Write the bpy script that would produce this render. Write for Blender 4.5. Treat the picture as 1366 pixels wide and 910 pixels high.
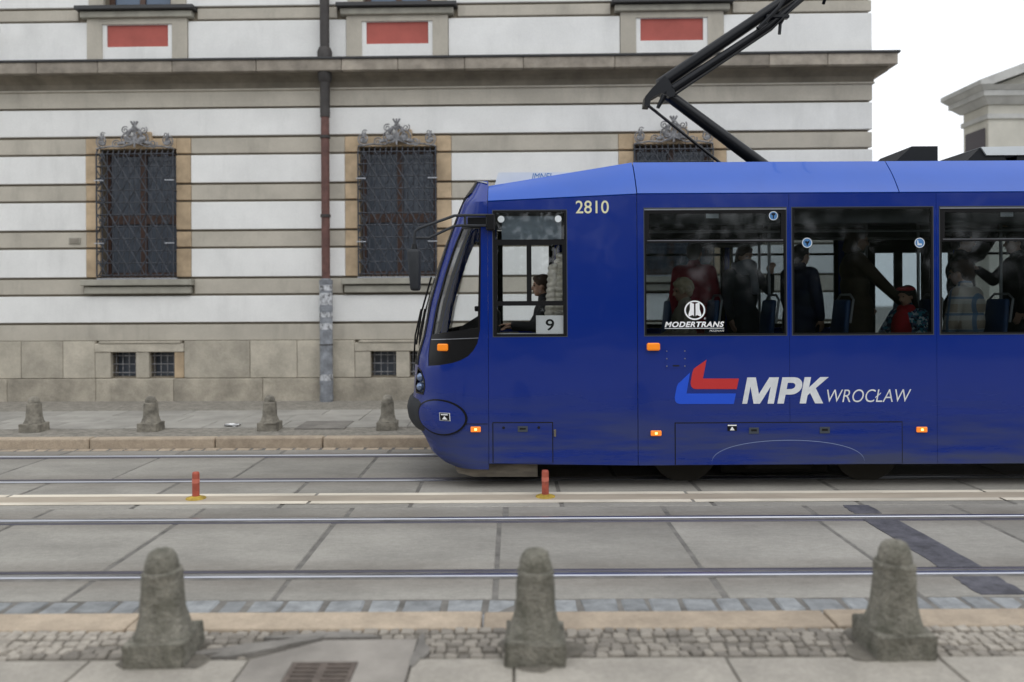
import bpy, bmesh, math, random
from mathutils import Vector, Matrix, Euler
from mathutils.geometry import delaunay_2d_cdt
R = math.radians
random.seed(7)
sc = bpy.context.scene
for o in list(bpy.data.objects):
    bpy.data.objects.remove(o, do_unlink=True)
COL = sc.collection
WORK = bpy.data.scenes.new('workbench')        # scratch scene for converting text and remeshed bodies, removed at the end
def converted(data):
    o = bpy.data.objects.new('scratch', data) if not isinstance(data, bpy.types.Object) else data
    WORK.collection.objects.link(o)
    vl = WORK.view_layers[0]; vl.update()
    me = bpy.data.meshes.new_from_object(o.evaluated_get(vl.depsgraph))
    bpy.data.objects.remove(o, do_unlink=True)
    return me

# ------------------------------------------------------------------ camera, sky, sun, exposure
cam_d = bpy.data.cameras.new('camera')
cam = bpy.data.objects.new('camera', cam_d)
COL.objects.link(cam)
cam.location = (0, 0, 1.865)
cam.rotation_euler = (R(90), R(0.3), 0)
cam_d.lens = 28.2
cam_d.sensor_width = 36
cam_d.shift_y = -51 / 1366
cam_d.clip_start = 0.05
cam_d.clip_end = 2000
cam_d.dof.use_dof = True
cam_d.dof.focus_distance = 8.1
cam_d.dof.aperture_fstop = 0.85
sc.camera = cam

SUN_DIR = Vector((0.35, -0.62, 0.95)).normalized()        # towards the veiled sun
world = bpy.data.worlds.new('World')
sc.world = world
world.use_nodes = True
wn, wl = world.node_tree.nodes, world.node_tree.links
wn.clear()
sky = wn.new('ShaderNodeTexSky'); sky.sky_type = 'NISHITA'; sky.sun_disc = False
sky.sun_elevation = math.asin(SUN_DIR.z); sky.sun_rotation = math.atan2(SUN_DIR.x, SUN_DIR.y)
sky.air_density = 1.0; sky.dust_density = 4.0; sky.ozone_density = 1.0
hs = wn.new('ShaderNodeHueSaturation'); hs.inputs['Saturation'].default_value = 0.15
mxw = wn.new('ShaderNodeMix'); mxw.data_type = 'RGBA'; mxw.inputs[0].default_value = 0.82
mxw.inputs[7].default_value = (13.4, 13.9, 14.5, 1)       # even overcast veil
bg = wn.new('ShaderNodeBackground'); bg.inputs['Strength'].default_value = 0.1
wo = wn.new('ShaderNodeOutputWorld')
wl.new(sky.outputs[0], hs.inputs['Color']); wl.new(hs.outputs[0], mxw.inputs[6])
wl.new(mxw.outputs[2], bg.inputs['Color']); wl.new(bg.outputs[0], wo.inputs[0])

sun_d = bpy.data.lights.new('sun', 'SUN')
sun_d.energy = 0.6; sun_d.angle = R(35); sun_d.color = (1, 0.97, 0.93)
sun = bpy.data.objects.new('sun', sun_d); COL.objects.link(sun)
sun.rotation_euler = (-SUN_DIR).to_track_quat('-Z', 'Y').to_euler()
sun.location = (6, -10, 20)

sc.view_settings.view_transform = 'Standard'
sc.view_settings.look = 'None'
sc.view_settings.exposure = 0.0
sc.view_settings.gamma = 1.0
sc.view_settings.use_curve_mapping = False
sc.cycles.transparent_max_bounces = 24
sc.cycles.max_bounces = 8
sc.cycles.use_denoising = True

# ------------------------------------------------------------------ mesh helpers
def box(bm, x0, x1, y0, y1, z0, z1, b=0.0, seg=1):
    r = bmesh.ops.create_cube(bm, size=1.0)
    for v in r['verts']:
        v.co = Vector(((x0 + x1) / 2 + v.co.x * (x1 - x0), (y0 + y1) / 2 + v.co.y * (y1 - y0), (z0 + z1) / 2 + v.co.z * (z1 - z0)))
    if b > 0:
        es = list({e for v in r['verts'] for e in v.link_edges})
        bmesh.ops.bevel(bm, geom=es, offset=b, segments=seg, affect='EDGES', profile=0.5)

def bx(*a, **k):
    bm = bmesh.new(); box(bm, *a, **k); return bm

def tube(bm, pts, r, n=8, cap=True):
    pts = [Vector(p) for p in pts]
    rs = r if isinstance(r, (list, tuple)) else [r] * len(pts)
    rings = []; up = None
    for i, p in enumerate(pts):
        t = (pts[min(i + 1, len(pts) - 1)] - pts[max(i - 1, 0)]).normalized()
        if up is None:
            up = t.orthogonal().normalized()
        up = (up - t * up.dot(t))
        up = up.normalized() if up.length > 1e-6 else t.orthogonal().normalized()
        s = t.cross(up)
        rings.append([bm.verts.new(p + (up * math.cos(2 * math.pi * k / n) + s * math.sin(2 * math.pi * k / n)) * rs[i]) for k in range(n)])
    for a, b in zip(rings, rings[1:]):
        for k in range(n):
            bm.faces.new((a[k], a[(k + 1) % n], b[(k + 1) % n], b[k]))
    if cap:
        bm.faces.new(rings[0][::-1]); bm.faces.new(rings[-1])
    return bm

def tb(pts, r, n=8):
    return tube(bmesh.new(), pts, r, n)

def lathe(bm, prof, c=(0, 0, 0), n=16, power=2.0):
    """prof: (radius, z); power above 2 squares the section"""
    rings = []
    for rad, z in prof:
        ring = []
        for k in range(n):
            a = 2 * math.pi * (k + .5) / n
            cx, sx = math.cos(a), math.sin(a)
            q = (abs(cx) ** power + abs(sx) ** power) ** (-1 / power)
            ring.append(bm.verts.new((c[0] + rad * q * cx, c[1] + rad * q * sx, c[2] + z)))
        rings.append(ring)
    for a, b in zip(rings, rings[1:]):
        for k in range(n):
            bm.faces.new((a[k], a[(k + 1) % n], b[(k + 1) % n], b[k]))
    bm.faces.new(rings[0][::-1]); bm.faces.new(rings[-1])
    return bm

def inside(p, poly):
    x, y = p; c = False; j = len(poly) - 1
    for i in range(len(poly)):
        xi, yi = poly[i]; xj, yj = poly[j]
        if (yi > y) != (yj > y) and x < (xj - xi) * (y - yi) / (yj - yi) + xi:
            c = not c
        j = i
    return c

def refine(poly, step):
    out = []
    for a, b in zip(poly, poly[1:] + poly[:1]):
        n = max(1, int(math.hypot(b[0] - a[0], b[1] - a[1]) / step))
        for k in range(n):
            out.append((a[0] + (b[0] - a[0]) * k / n, a[1] + (b[1] - a[1]) * k / n))
    return out

def cdt(poly, holes, step):
    loops = [refine(list(p), step) if step else list(p) for p in [poly] + holes]
    vs, es = [], []
    for lp in loops:
        b = len(vs); vs += lp; es += [(b + i, b + (i + 1) % len(lp)) for i in range(len(lp))]
    if step:
        xs = [p[0] for p in poly]; zs = [p[1] for p in poly]
        i = min(xs) + step / 2
        while i < max(xs):
            j = min(zs) + step / 2
            while j < max(zs):
                if inside((i, j), poly) and not any(inside((i, j), h) for h in holes):
                    vs.append((i, j))
                j += step
            i += step
    r = delaunay_2d_cdt([Vector(v) for v in vs], es, [], 0, 1e-6)
    V, Fs = r[0], r[2]
    keep = []
    for f in Fs:
        c = (sum(V[i].x for i in f) / len(f), sum(V[i].y for i in f) / len(f))
        if inside(c, poly) and not any(inside(c, h) for h in holes):
            keep.append(f)
    return V, keep

def patch(poly, holes, fo, fi=None, step=0):
    """sheet over a polygon in (u, v) mapped by fo (outer skin) and fi (inner skin): a shell with thickness"""
    V, Fs = cdt(poly, holes, step)
    bm = bmesh.new()
    A = {}; B = {}
    for f in Fs:
        for i in f:
            if i not in A:
                A[i] = bm.verts.new(fo(V[i].x, V[i].y))
                if fi: B[i] = bm.verts.new(fi(V[i].x, V[i].y))
    cnt = {}
    for f in Fs:
        bm.faces.new([A[i] for i in f])
        if fi: bm.faces.new([B[i] for i in f][::-1])
        for k in range(len(f)):
            e = (f[k], f[(k + 1) % len(f)]); cnt[e] = 1
    if fi:
        for (a, b) in cnt:
            if (b, a) not in cnt:
                bm.faces.new((A[b], A[a], B[a], B[b]))
    return bm

def plate(poly, holes, y0, y1):
    """flat plate in the x-z plane from depth y0 (outside) to y1"""
    return patch(poly, holes, lambda u, v: (u, y0, v), lambda u, v: (u, y1, v))

def rect(x0, x1, z0, z1):
    return [(x0, z0), (x1, z0), (x1, z1), (x0, z1)]

def ellipse(cx, cz, a, b, n=32):
    return [(cx + a * math.cos(2 * math.pi * k / n), cz + b * math.sin(2 * math.pi * k / n)) for k in range(n)]

def prism(bm, prof, p0, p1, axis='x'):
    """prof of (y, z) swept straight along x (axis x), or (x, z) along y"""
    f = (lambda t, q: (t, q[0], q[1])) if axis == 'x' else (lambda t, q: (q[0], t, q[1]))
    a = [bm.verts.new(f(p0, q)) for q in prof]; b = [bm.verts.new(f(p1, q)) for q in prof]
    n = len(prof)
    for k in range(n):
        bm.faces.new((a[k], a[(k + 1) % n], b[(k + 1) % n], b[k]))
    bm.faces.new(a[::-1]); bm.faces.new(b)
    return bm

def link(name, bm, m, parent=None, smooth=False, loc=None, rot=None, scale=None):
    if isinstance(bm, bmesh.types.BMesh):
        bmesh.ops.recalc_face_normals(bm, faces=bm.faces)
        me = bpy.data.meshes.new(name); bm.to_mesh(me); bm.free()
        if m: me.materials.append(m)
        if smooth:
            for p in me.polygons: p.use_smooth = True
            if smooth != 'all':
                try: me.set_sharp_from_angle(angle=R(38))
                except Exception: pass
    else:
        me = bm
    o = bpy.data.objects.new(name, me); COL.objects.link(o)
    if parent: o.parent = parent
    if loc: o.location = loc
    if rot: o.rotation_euler = rot
    if scale: o.scale = scale
    return o

def tag(o, label=None, cat=None, group=None, kind=None):
    if label: o['label'] = label
    if cat: o['category'] = cat
    if group: o['group'] = group
    if kind: o['kind'] = kind
    return o

def empty(name, loc, rz=0):
    o = bpy.data.objects.new(name, None); COL.objects.link(o)
    o.empty_display_size = 0.2
    o.location = loc; o.rotation_euler = (0, 0, rz)
    return o

def copy_tree(o, parent=None):
    c = o.copy(); COL.objects.link(c); c.parent = parent
    for ch in list(o.children):
        copy_tree(ch, c)
    return c

# ------------------------------------------------------------------ materials
def mat(name, col, rough=0.6, metal=0.0, var=0.0, vscale=3.0, bump=0.0, bscale=40.0, coat=0.0, col2=None, stretch=(1, 1, 1),
        contrast=(0.35, 0.65), spec=0.5, emit=None, rvar=0.0, object_tone=0.0, grain=0.0, streak=None, rails=False):
    m = bpy.data.materials.new(name); m.use_nodes = True
    n, l = m.node_tree.nodes, m.node_tree.links
    p = n['Principled BSDF']
    p.inputs['Base Color'].default_value = (*col, 1)
    p.inputs['Roughness'].default_value = rough; p.inputs['Metallic'].default_value = metal
    p.inputs['Specular IOR Level'].default_value = spec
    if coat: p.inputs['Coat Weight'].default_value = coat; p.inputs['Coat Roughness'].default_value = 0.05
    if emit: p.inputs['Emission Color'].default_value = (*emit[0], 1); p.inputs['Emission Strength'].default_value = emit[1]
    tc = n.new('ShaderNodeTexCoord'); mp = n.new('ShaderNodeMapping'); mp.inputs['Scale'].default_value = stretch
    l.new(tc.outputs['Object'], mp.inputs[0])
    oi = n.new('ShaderNodeObjectInfo')
    ad = n.new('ShaderNodeVectorMath'); ad.operation = 'ADD'
    ml = n.new('ShaderNodeVectorMath'); ml.operation = 'SCALE'; ml.inputs['Scale'].default_value = 37.0
    cx = n.new('ShaderNodeCombineXYZ'); l.new(oi.outputs['Random'], cx.inputs[0]); l.new(oi.outputs['Random'], cx.inputs[1])
    l.new(cx.outputs[0], ml.inputs[0]); l.new(mp.outputs[0], ad.inputs[0]); l.new(ml.outputs[0], ad.inputs[1])
    last = None
    if var or col2:
        t = n.new('ShaderNodeTexNoise'); t.inputs['Scale'].default_value = vscale; t.inputs['Detail'].default_value = 8; t.inputs['Roughness'].default_value = 0.62
        l.new(ad.outputs[0], t.inputs['Vector'])
        mr = n.new('ShaderNodeMapRange'); mr.inputs[1].default_value = contrast[0]; mr.inputs[2].default_value = contrast[1]
        l.new(t.outputs['Fac'], mr.inputs[0])
        mx = n.new('ShaderNodeMix'); mx.data_type = 'RGBA'
        c2 = col2 or tuple(c * (1 - var) for c in col)
        c1 = col if col2 else tuple(min(1, c * (1 + var * .5)) for c in col)
        mx.inputs[6].default_value = (*c1, 1); mx.inputs[7].default_value = (*c2, 1)
        l.new(mr.outputs[0], mx.inputs[0]); last = mx.outputs[2]
        if rvar:
            mr2 = n.new('ShaderNodeMapRange'); mr2.inputs[3].default_value = rough - rvar; mr2.inputs[4].default_value = rough + rvar
            l.new(t.outputs['Fac'], mr2.inputs[0]); l.new(mr2.outputs[0], p.inputs['Roughness'])
    if object_tone:
        h = n.new('ShaderNodeHueSaturation')
        mr3 = n.new('ShaderNodeMapRange'); mr3.inputs[3].default_value = 1 - object_tone; mr3.inputs[4].default_value = 1 + object_tone
        l.new(oi.outputs['Random'], mr3.inputs[0]); l.new(mr3.outputs[0], h.inputs['Value'])
        if last: l.new(last, h.inputs['Color'])
        else: h.inputs['Color'].default_value = (*col, 1)
        last = h.outputs[0]
    def mult(sock, fac):                     # sock * fac (grey socket)
        h = n.new('ShaderNodeMix'); h.data_type = 'RGBA'; h.blend_type = 'MULTIPLY'; h.inputs[0].default_value = 1
        if sock: l.new(sock, h.inputs[6])
        else: h.inputs[6].default_value = (*col, 1)
        l.new(fac, h.inputs[7]); return h.outputs[2]
    if grain:                                # grit and aggregate
        for scale, amt in ((140, grain), (34, grain * .7)):
            t = n.new('ShaderNodeTexNoise'); t.inputs['Scale'].default_value = scale; t.inputs['Detail'].default_value = 3; l.new(ad.outputs[0], t.inputs['Vector'])
            mr = n.new('ShaderNodeMapRange'); mr.inputs[1].default_value = .3; mr.inputs[2].default_value = .7; mr.inputs[3].default_value = 1 - amt; mr.inputs[4].default_value = 1 + amt
            l.new(t.outputs['Fac'], mr.inputs[0]); last = mult(last, mr.outputs[0])
    if streak:                               # run-off streaks: (density, strength)
        geo = n.new('ShaderNodeNewGeometry'); m2 = n.new('ShaderNodeMapping'); m2.inputs['Scale'].default_value = (streak[0], streak[0], .35); l.new(geo.outputs['Position'], m2.inputs[0])
        t = n.new('ShaderNodeTexNoise'); t.inputs['Scale'].default_value = 1; t.inputs['Detail'].default_value = 7; t.inputs['Roughness'].default_value = .7; l.new(m2.outputs[0], t.inputs['Vector'])
        mr = n.new('ShaderNodeMapRange'); mr.inputs[1].default_value = .52; mr.inputs[2].default_value = .80; mr.inputs[3].default_value = 1; mr.inputs[4].default_value = 1 - streak[1]
        l.new(t.outputs['Fac'], mr.inputs[0]); last = mult(last, mr.outputs[0])
    if rails:                                # rust and oil worked into the concrete beside the rails
        geo = n.new('ShaderNodeNewGeometry'); sx = n.new('ShaderNodeSeparateXYZ'); l.new(geo.outputs['Position'], sx.inputs[0])
        dmin = None
        for ry in (5.5, 6.945, 8.465, 9.885):
            a = n.new('ShaderNodeMath'); a.operation = 'SUBTRACT'; a.inputs[1].default_value = ry; l.new(sx.outputs[1], a.inputs[0])
            b = n.new('ShaderNodeMath'); b.operation = 'ABSOLUTE'; l.new(a.outputs[0], b.inputs[0])
            if dmin:
                c = n.new('ShaderNodeMath'); c.operation = 'MINIMUM'; l.new(dmin, c.inputs[0]); l.new(b.outputs[0], c.inputs[1]); dmin = c.outputs[0]
            else: dmin = b.outputs[0]
        m2 = n.new('ShaderNodeMapping'); m2.inputs['Scale'].default_value = (1.1, 5, 1); l.new(geo.outputs['Position'], m2.inputs[0])
        t = n.new('ShaderNodeTexNoise'); t.inputs['Scale'].default_value = 2.2; t.inputs['Detail'].default_value = 7; l.new(m2.outputs[0], t.inputs['Vector'])
        mr = n.new('ShaderNodeMapRange'); mr.inputs[1].default_value = .10; mr.inputs[2].default_value = .38; mr.inputs[3].default_value = .75; mr.inputs[4].default_value = 0; l.new(dmin, mr.inputs[0])
        mu = n.new('ShaderNodeMath'); mu.operation = 'MULTIPLY'; l.new(mr.outputs[0], mu.inputs[0]); l.new(t.outputs['Fac'], mu.inputs[1])
        h = n.new('ShaderNodeMix'); h.data_type = 'RGBA'; l.new(mu.outputs[0], h.inputs[0]); l.new(last, h.inputs[6]); h.inputs[7].default_value = (.12, .095, .075, 1); last = h.outputs[2]
    if last: l.new(last, p.inputs['Base Color'])
    if bump:
        t2 = n.new('ShaderNodeTexNoise'); t2.inputs['Scale'].default_value = bscale; t2.inputs['Detail'].default_value = 6
        l.new(ad.outputs[0], t2.inputs['Vector'])
        b = n.new('ShaderNodeBump'); b.inputs['Strength'].default_value = bump; b.inputs['Distance'].default_value = 0.02
        l.new(t2.outputs['Fac'], b.inputs['Height']); l.new(b.outputs[0], p.inputs['Normal'])
    return m

def glass(name, tint, refl=1.0, rough=0.0, gcol=(1, 1, 1)):
    m = bpy.data.materials.new(name); m.use_nodes = True
    n, l = m.node_tree.nodes, m.node_tree.links
    n.clear()
    o = n.new('ShaderNodeOutputMaterial'); t = n.new('ShaderNodeBsdfTransparent'); g = n.new('ShaderNodeBsdfGlossy'); mx = n.new('ShaderNodeMixShader'); f = n.new('ShaderNodeFresnel')
    f.inputs['IOR'].default_value = 1.5
    mu = n.new('ShaderNodeMath'); mu.operation = 'MULTIPLY'; mu.inputs[1].default_value = refl
    t.inputs[0].default_value = (*tint, 1); g.inputs['Roughness'].default_value = rough; g.inputs[0].default_value = (*gcol, 1)
    l.new(f.outputs[0], mu.inputs[0]); l.new(mu.outputs[0], mx.inputs[0]); l.new(t.outputs[0], mx.inputs[1]); l.new(g.outputs[0], mx.inputs[2]); l.new(mx.outputs[0], o.inputs[0])
    return m

M = {}
M['white'] = mat('white stucco', (.79, .79, .775), .85, var=.08, vscale=.9, bump=.15, bscale=60, streak=(1.6, .14), grain=.03)
M['beige'] = mat('greige stucco', (.475, .44, .375), .85, var=.14, vscale=1.2, bump=.15, bscale=60, streak=(1.9, .3), grain=.04)
M['groove'] = mat('dirty groove plaster', (.20, .172, .13), .9)
M['tan'] = mat('tan sandstone', (.52, .395, .26), .85, var=.28, vscale=2.5, bump=.25, bscale=45, object_tone=.12)
M['plinth'] = mat('grey sandstone', (.47, .43, .355), .85, var=.24, vscale=2.2, bump=.35, bscale=30, object_tone=.10, grain=.08)
M['plinth_low'] = mat('weathered sandstone', (.42, .38, .31), .88, var=.36, vscale=2.0, bump=.4, bscale=26, object_tone=.14, grain=.10)
M['cornice'] = mat('cornice stone', (.34, .30, .25), .85, var=.35, vscale=2.4, bump=.3, bscale=30, object_tone=.16)
M['cornice_dark'] = mat('sooty moulding', (.20, .175, .135), .88, var=.3, vscale=2)
M['sill'] = mat('sill stone', (.35, .335, .285), .8, var=.2, vscale=3)
M['red'] = mat('brick red panel paint', (.42, .105, .085), .8, var=.15, vscale=2)
M['flash'] = mat('lead flashing', (.05, .05, .052), .5, metal=.3)
M['iron'] = mat('wrought iron', (.050, .056, .070), .5, spec=.4, var=.5, vscale=20)
M['iron_grey'] = mat('greyed iron ornament', (.24, .24, .25), .6, metal=.1, var=.6, vscale=14)
M['brownwood'] = mat('brown window timber', (.075, .038, .026), .5, var=.25, vscale=8)
M['wpane'] = mat('window pane', (.085, .10, .125), .12, spec=.5)
M['wpane_blue'] = mat('upper window pane', (.09, .13, .20), .05, spec=.6)
M['zinc'] = mat('zinc sill', (.5, .52, .56), .4, metal=.6)
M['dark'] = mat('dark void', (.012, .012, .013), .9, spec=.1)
M['pipe_dark'] = mat('dark painted pipe', (.060, .055, .053), .6, var=.25, vscale=5, spec=.3)
M['pipe_red'] = mat('red oxide pipe', (.135, .062, .052), .65, var=.35, vscale=6)
M['pipe_grey'] = mat('grey painted pipe', (.24, .255, .28), .6, var=.4, vscale=7)
M['sticker'] = mat('torn stickers', (.42, .43, .45), .7, var=.75, vscale=14, contrast=(.42, .62))
M['roof'] = mat('roof tile', (.16, .07, .05), .8, var=.3, vscale=3)
M['concrete'] = mat('concrete slab', (.295, .28, .25), .8, var=.22, vscale=1.6, bump=.3, bscale=90, object_tone=.10, stretch=(.5, 1, 1), rvar=.12, grain=.13, rails=True)
M['bed'] = mat('joint filler', (.175, .165, .15), .9, var=.4, vscale=5, bump=.3)
M['patch'] = mat('bitumen patch', (.095, .093, .108), .7, var=.45, vscale=6, bump=.5, grain=.15)
M['ground'] = mat('ground', (.20, .19, .17), .9, var=.25, vscale=.6)
M['rail'] = mat('polished rail head', (.55, .56, .61), .32, metal=1.0, var=.15, vscale=3, stretch=(.15, 1, 1))
M['rail_side'] = mat('rusty rail lip', (.10, .095, .12), .5, metal=.5, var=.3, vscale=4, stretch=(.2, 1, 1))
M['line'] = mat('worn cream road paint', (.66, .60, .50), .75, var=.3, vscale=2.5, stretch=(.35, 1, 1), contrast=(.4, .7))
M['lane_tan'] = mat('tan strip', (.42, .36, .285), .8, var=.25, vscale=2, stretch=(.3, 1, 1), bump=.2)
M['sett'] = mat('granite sett', (.27, .28, .285), .75, var=.3, vscale=9, bump=.4, bscale=40, object_tone=.16)
M['kerb'] = mat('tan granite kerb', (.42, .34, .255), .75, var=.2, vscale=5, bump=.35, bscale=60, object_tone=.08, grain=.10)
M['mosaic'] = mat('mosaic stone', (.30, .27, .23), .8, var=.3, vscale=14, bump=.4, bscale=50, object_tone=.30)
M['mosaic_far'] = mat('small setts far pavement', (.27, .25, .215), .85, var=.5, vscale=14, bump=.6, bscale=22, contrast=(.3, .7))
M['flag'] = mat('pavement flag', (.365, .335, .29), .8, var=.24, vscale=2.2, bump=.3, bscale=90, object_tone=.07, grain=.13)
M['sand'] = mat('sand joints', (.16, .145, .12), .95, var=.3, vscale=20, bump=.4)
M['pad'] = mat('drain pad concrete', (.29, .265, .235), .85, var=.25, vscale=3, bump=.3)
M['mortar'] = mat('spilled mortar', (.215, .20, .18), .9, var=.3, vscale=4, bump=.5)
M['castiron'] = mat('cast iron grate', (.16, .13, .11), .6, metal=.3, var=.3, vscale=10)
M['bollard'] = mat('mossy bollard granite', (.25, .235, .195), .92, col2=(.105, .102, .078), vscale=9, bump=1.0, bscale=60, contrast=(.34, .70), object_tone=.08, grain=.22, streak=(7, .4))
M['bollard_far'] = mat('far bollard granite', (.25, .23, .19), .9, var=.5, vscale=6, bump=.8, bscale=30)
M['post_red'] = mat('faded red plastic', (.40, .085, .05), .6, var=.45, vscale=8)
M['post_yellow'] = mat('yellow rubber', (.45, .31, .045), .7, var=.45, vscale=14)
M['paper'] = mat('white paper', (.8, .8, .8), .8)

# tram
def paint(name):
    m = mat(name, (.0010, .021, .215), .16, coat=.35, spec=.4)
    n, l = m.node_tree.nodes, m.node_tree.links
    p = n['Principled BSDF']
    geo = n.new('ShaderNodeNewGeometry'); sp = n.new('ShaderNodeSeparateXYZ'); l.new(geo.outputs['Position'], sp.inputs[0])
    mp = n.new('ShaderNodeMapping'); mp.inputs['Scale'].default_value = (.35, 1, 3.2); l.new(geo.outputs['Position'], mp.inputs[0])
    t = n.new('ShaderNodeTexNoise'); t.inputs['Scale'].default_value = 2.2; t.inputs['Detail'].default_value = 9; t.inputs['Roughness'].default_value = .6
    l.new(mp.outputs[0], t.inputs['Vector'])
    t3 = n.new('ShaderNodeTexNoise'); t3.inputs['Scale'].default_value = 9; t3.inputs['Detail'].default_value = 5; l.new(geo.outputs['Position'], t3.inputs['Vector'])
    mr = n.new('ShaderNodeMapRange'); mr.inputs[1].default_value = 1.05; mr.inputs[2].default_value = .25; mr.inputs[3].default_value = .02; mr.inputs[4].default_value = .70
    l.new(sp.outputs[2], mr.inputs[0])
    mr2 = n.new('ShaderNodeMapRange'); mr2.inputs[1].default_value = .36; mr2.inputs[2].default_value = .62; l.new(t.outputs[0], mr2.inputs[0])
    mu = n.new('ShaderNodeMath'); mu.operation = 'MULTIPLY'; l.new(mr.outputs[0], mu.inputs[0]); l.new(mr2.outputs[0], mu.inputs[1])
    mx = n.new('ShaderNodeMix'); mx.data_type = 'RGBA'; mx.inputs[6].default_value = (.0010, .021, .215, 1); mx.inputs[7].default_value = (.062, .068, .072, 1)   # road grime
    l.new(mu.outputs[0], mx.inputs[0]); l.new(mx.outputs[2], p.inputs['Base Color'])
    ra = n.new('ShaderNodeMath'); ra.operation = 'MULTIPLY_ADD'; ra.inputs[1].default_value = .9; ra.inputs[2].default_value = .2
    l.new(mu.outputs[0], ra.inputs[0]); l.new(ra.outputs[0], p.inputs['Roughness'])
    cw = n.new('ShaderNodeMath'); cw.operation = 'MULTIPLY_ADD'; cw.inputs[1].default_value = -1.0; cw.inputs[2].default_value = .35; cw.use_clamp = True
    l.new(mu.outputs[0], cw.inputs[0]); l.new(cw.outputs[0], p.inputs['Coat Weight'])
    b = n.new('ShaderNodeBump'); b.inputs['Strength'].default_value = .35; b.inputs['Distance'].default_value = .02
    tw = n.new('ShaderNodeTexNoise'); tw.inputs['Scale'].default_value = 1.7; tw.inputs['Detail'].default_value = 1; l.new(geo.outputs['Position'], tw.inputs['Vector'])   # oil-canning of the sheet
    l.new(tw.outputs[0], b.inputs['Height']); l.new(b.outputs[0], p.inputs['Coat Normal']); l.new(b.outputs[0], p.inputs['Normal'])
    return m
M['blue'] = paint('tram blue paint')
M['blue_skylit'] = mat('tram blue sky-lit roof', (.008, .085, .46), .30, coat=.35, var=.05, vscale=2)  # lighter than the sides: sky brightness on the roof put into the colour
M['black'] = mat('black trim', (.006, .006, .007), .35, spec=.25)
M['rubber'] = mat('black rubber seal', (.006, .006, .007), .55, spec=.2)
M['bumper'] = mat('grey bumper rubber', (.028, .031, .036), .6, var=.2, vscale=6, spec=.3)
M['gap'] = mat('dark gap', (.006, .006, .007), .9)
M['edge'] = mat('aluminium edge', (.32, .33, .36), .35, metal=.8)
M['tint'] = glass('tinted tram glass', (.71, .74, .75), .9, .05)
M['clear'] = glass('clear cab glass', (.96, .97, .97), .8)
M['screen'] = glass('roller blind glass', (.85, .88, .90), .8)
M['blind'] = mat('grey sun blind', (.33, .36, .38), .8, var=.12, vscale=4, stretch=(1, 1, 6))
M['orange'] = mat('orange lens', (.85, .24, .015), .25, emit=((1, .26, .01), .25))
M['orange_lit'] = mat('lit side marker', (.9, .26, .03), .3, emit=((1, .22, .02), .45))
M['bulb'] = mat('marker bulb', (1, .7, .3), .3, emit=((1, .62, .16), 3.0))
M['lamp_glass'] = mat('headlamp lens', (.20, .26, .40), .08, metal=.6)
M['cream'] = mat('cream decal', (.74, .72, .48), .5)
M['decal_white'] = mat('white decal', (.74, .76, .78), .45, var=.12, vscale=9)
M['decal_pure'] = mat('white window decal', (.90, .91, .92), .5)
M['decal_red'] = mat('red decal', (.55, .03, .03), .4)
M['decal_blue'] = mat('bright blue decal', (.012, .085, .66), .4)
M['decal_sky'] = mat('sticker blue', (.06, .20, .45), .5)
M['arc'] = mat('thin light pinstripe', (.20, .26, .45), .5)
M['handle'] = mat('grey latch', (.06, .07, .085), .5, spec=.3)
M['roofgrey'] = mat('roof unit dark grey', (.012, .014, .018), .5, spec=.25)
M['roofwhite'] = mat('roof unit white', (.70, .74, .76), .5, var=.06)
M['under'] = mat('underframe grime', (.016, .015, .012), .8, spec=.2, var=.3, vscale=6)
M['plow'] = mat('dusty plough metal', (.19, .165, .13), .7, var=.5, vscale=5, stretch=(.5, 1, 2))
M['wheel'] = mat('brake dust wheel', (.035, .030, .022), .7, metal=.3)
M['panto'] = mat('black pantograph paint', (.004, .005, .008), .30, spec=.3)
M['inner'] = mat('tram interior lining', (.16, .165, .165), .7)
M['ceil'] = mat('tram ceiling', (.13, .13, .13), .8)
M['floor'] = mat('tram floor', (.05, .05, .055), .7, var=.2, vscale=12)
M['seat'] = mat('blue seat shell', (.02, .06, .16), .55, var=.1)
M['steel'] = mat('grab pole steel', (.35, .36, .37), .35, metal=.7)
M['dash'] = mat('black dashboard', (.010, .010, .011), .6, spec=.25)
# people
M['skin'] = mat('skin', (.42, .25, .17), .55)
M['eye'] = mat('eye', (.02, .015, .012), .3)
M['lip'] = mat('lip', (.30, .11, .09), .5)
for nm, c in dict(hair_blond=(.46, .38, .25), hair_dark=(.018, .014, .012), hair_brown=(.055, .03, .018), hair_grey=(.18, .17, .16), coat_beige=(.33, .29, .22), coat_red=(.30, .02, .035), coat_dark=(.014, .017, .024),
                  coat_brown=(.055, .038, .022), coat_navy=(.012, .018, .045), coat_black=(.008, .008, .010), trousers=(.015, .017, .022), scarf=(.16, .17, .19), top_red=(.42, .012, .02), shoe=(.012, .011, .010),
                  puffer=(.80, .76, .66), shirt_maroon=(.10, .022, .02)).items():
    M[nm] = mat(nm.replace('_', ' '), c, .8, var=.18, vscale=14, bump=.2 if nm.startswith('hair') else .1, bscale=60 if nm.startswith('hair') else 30)

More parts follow.
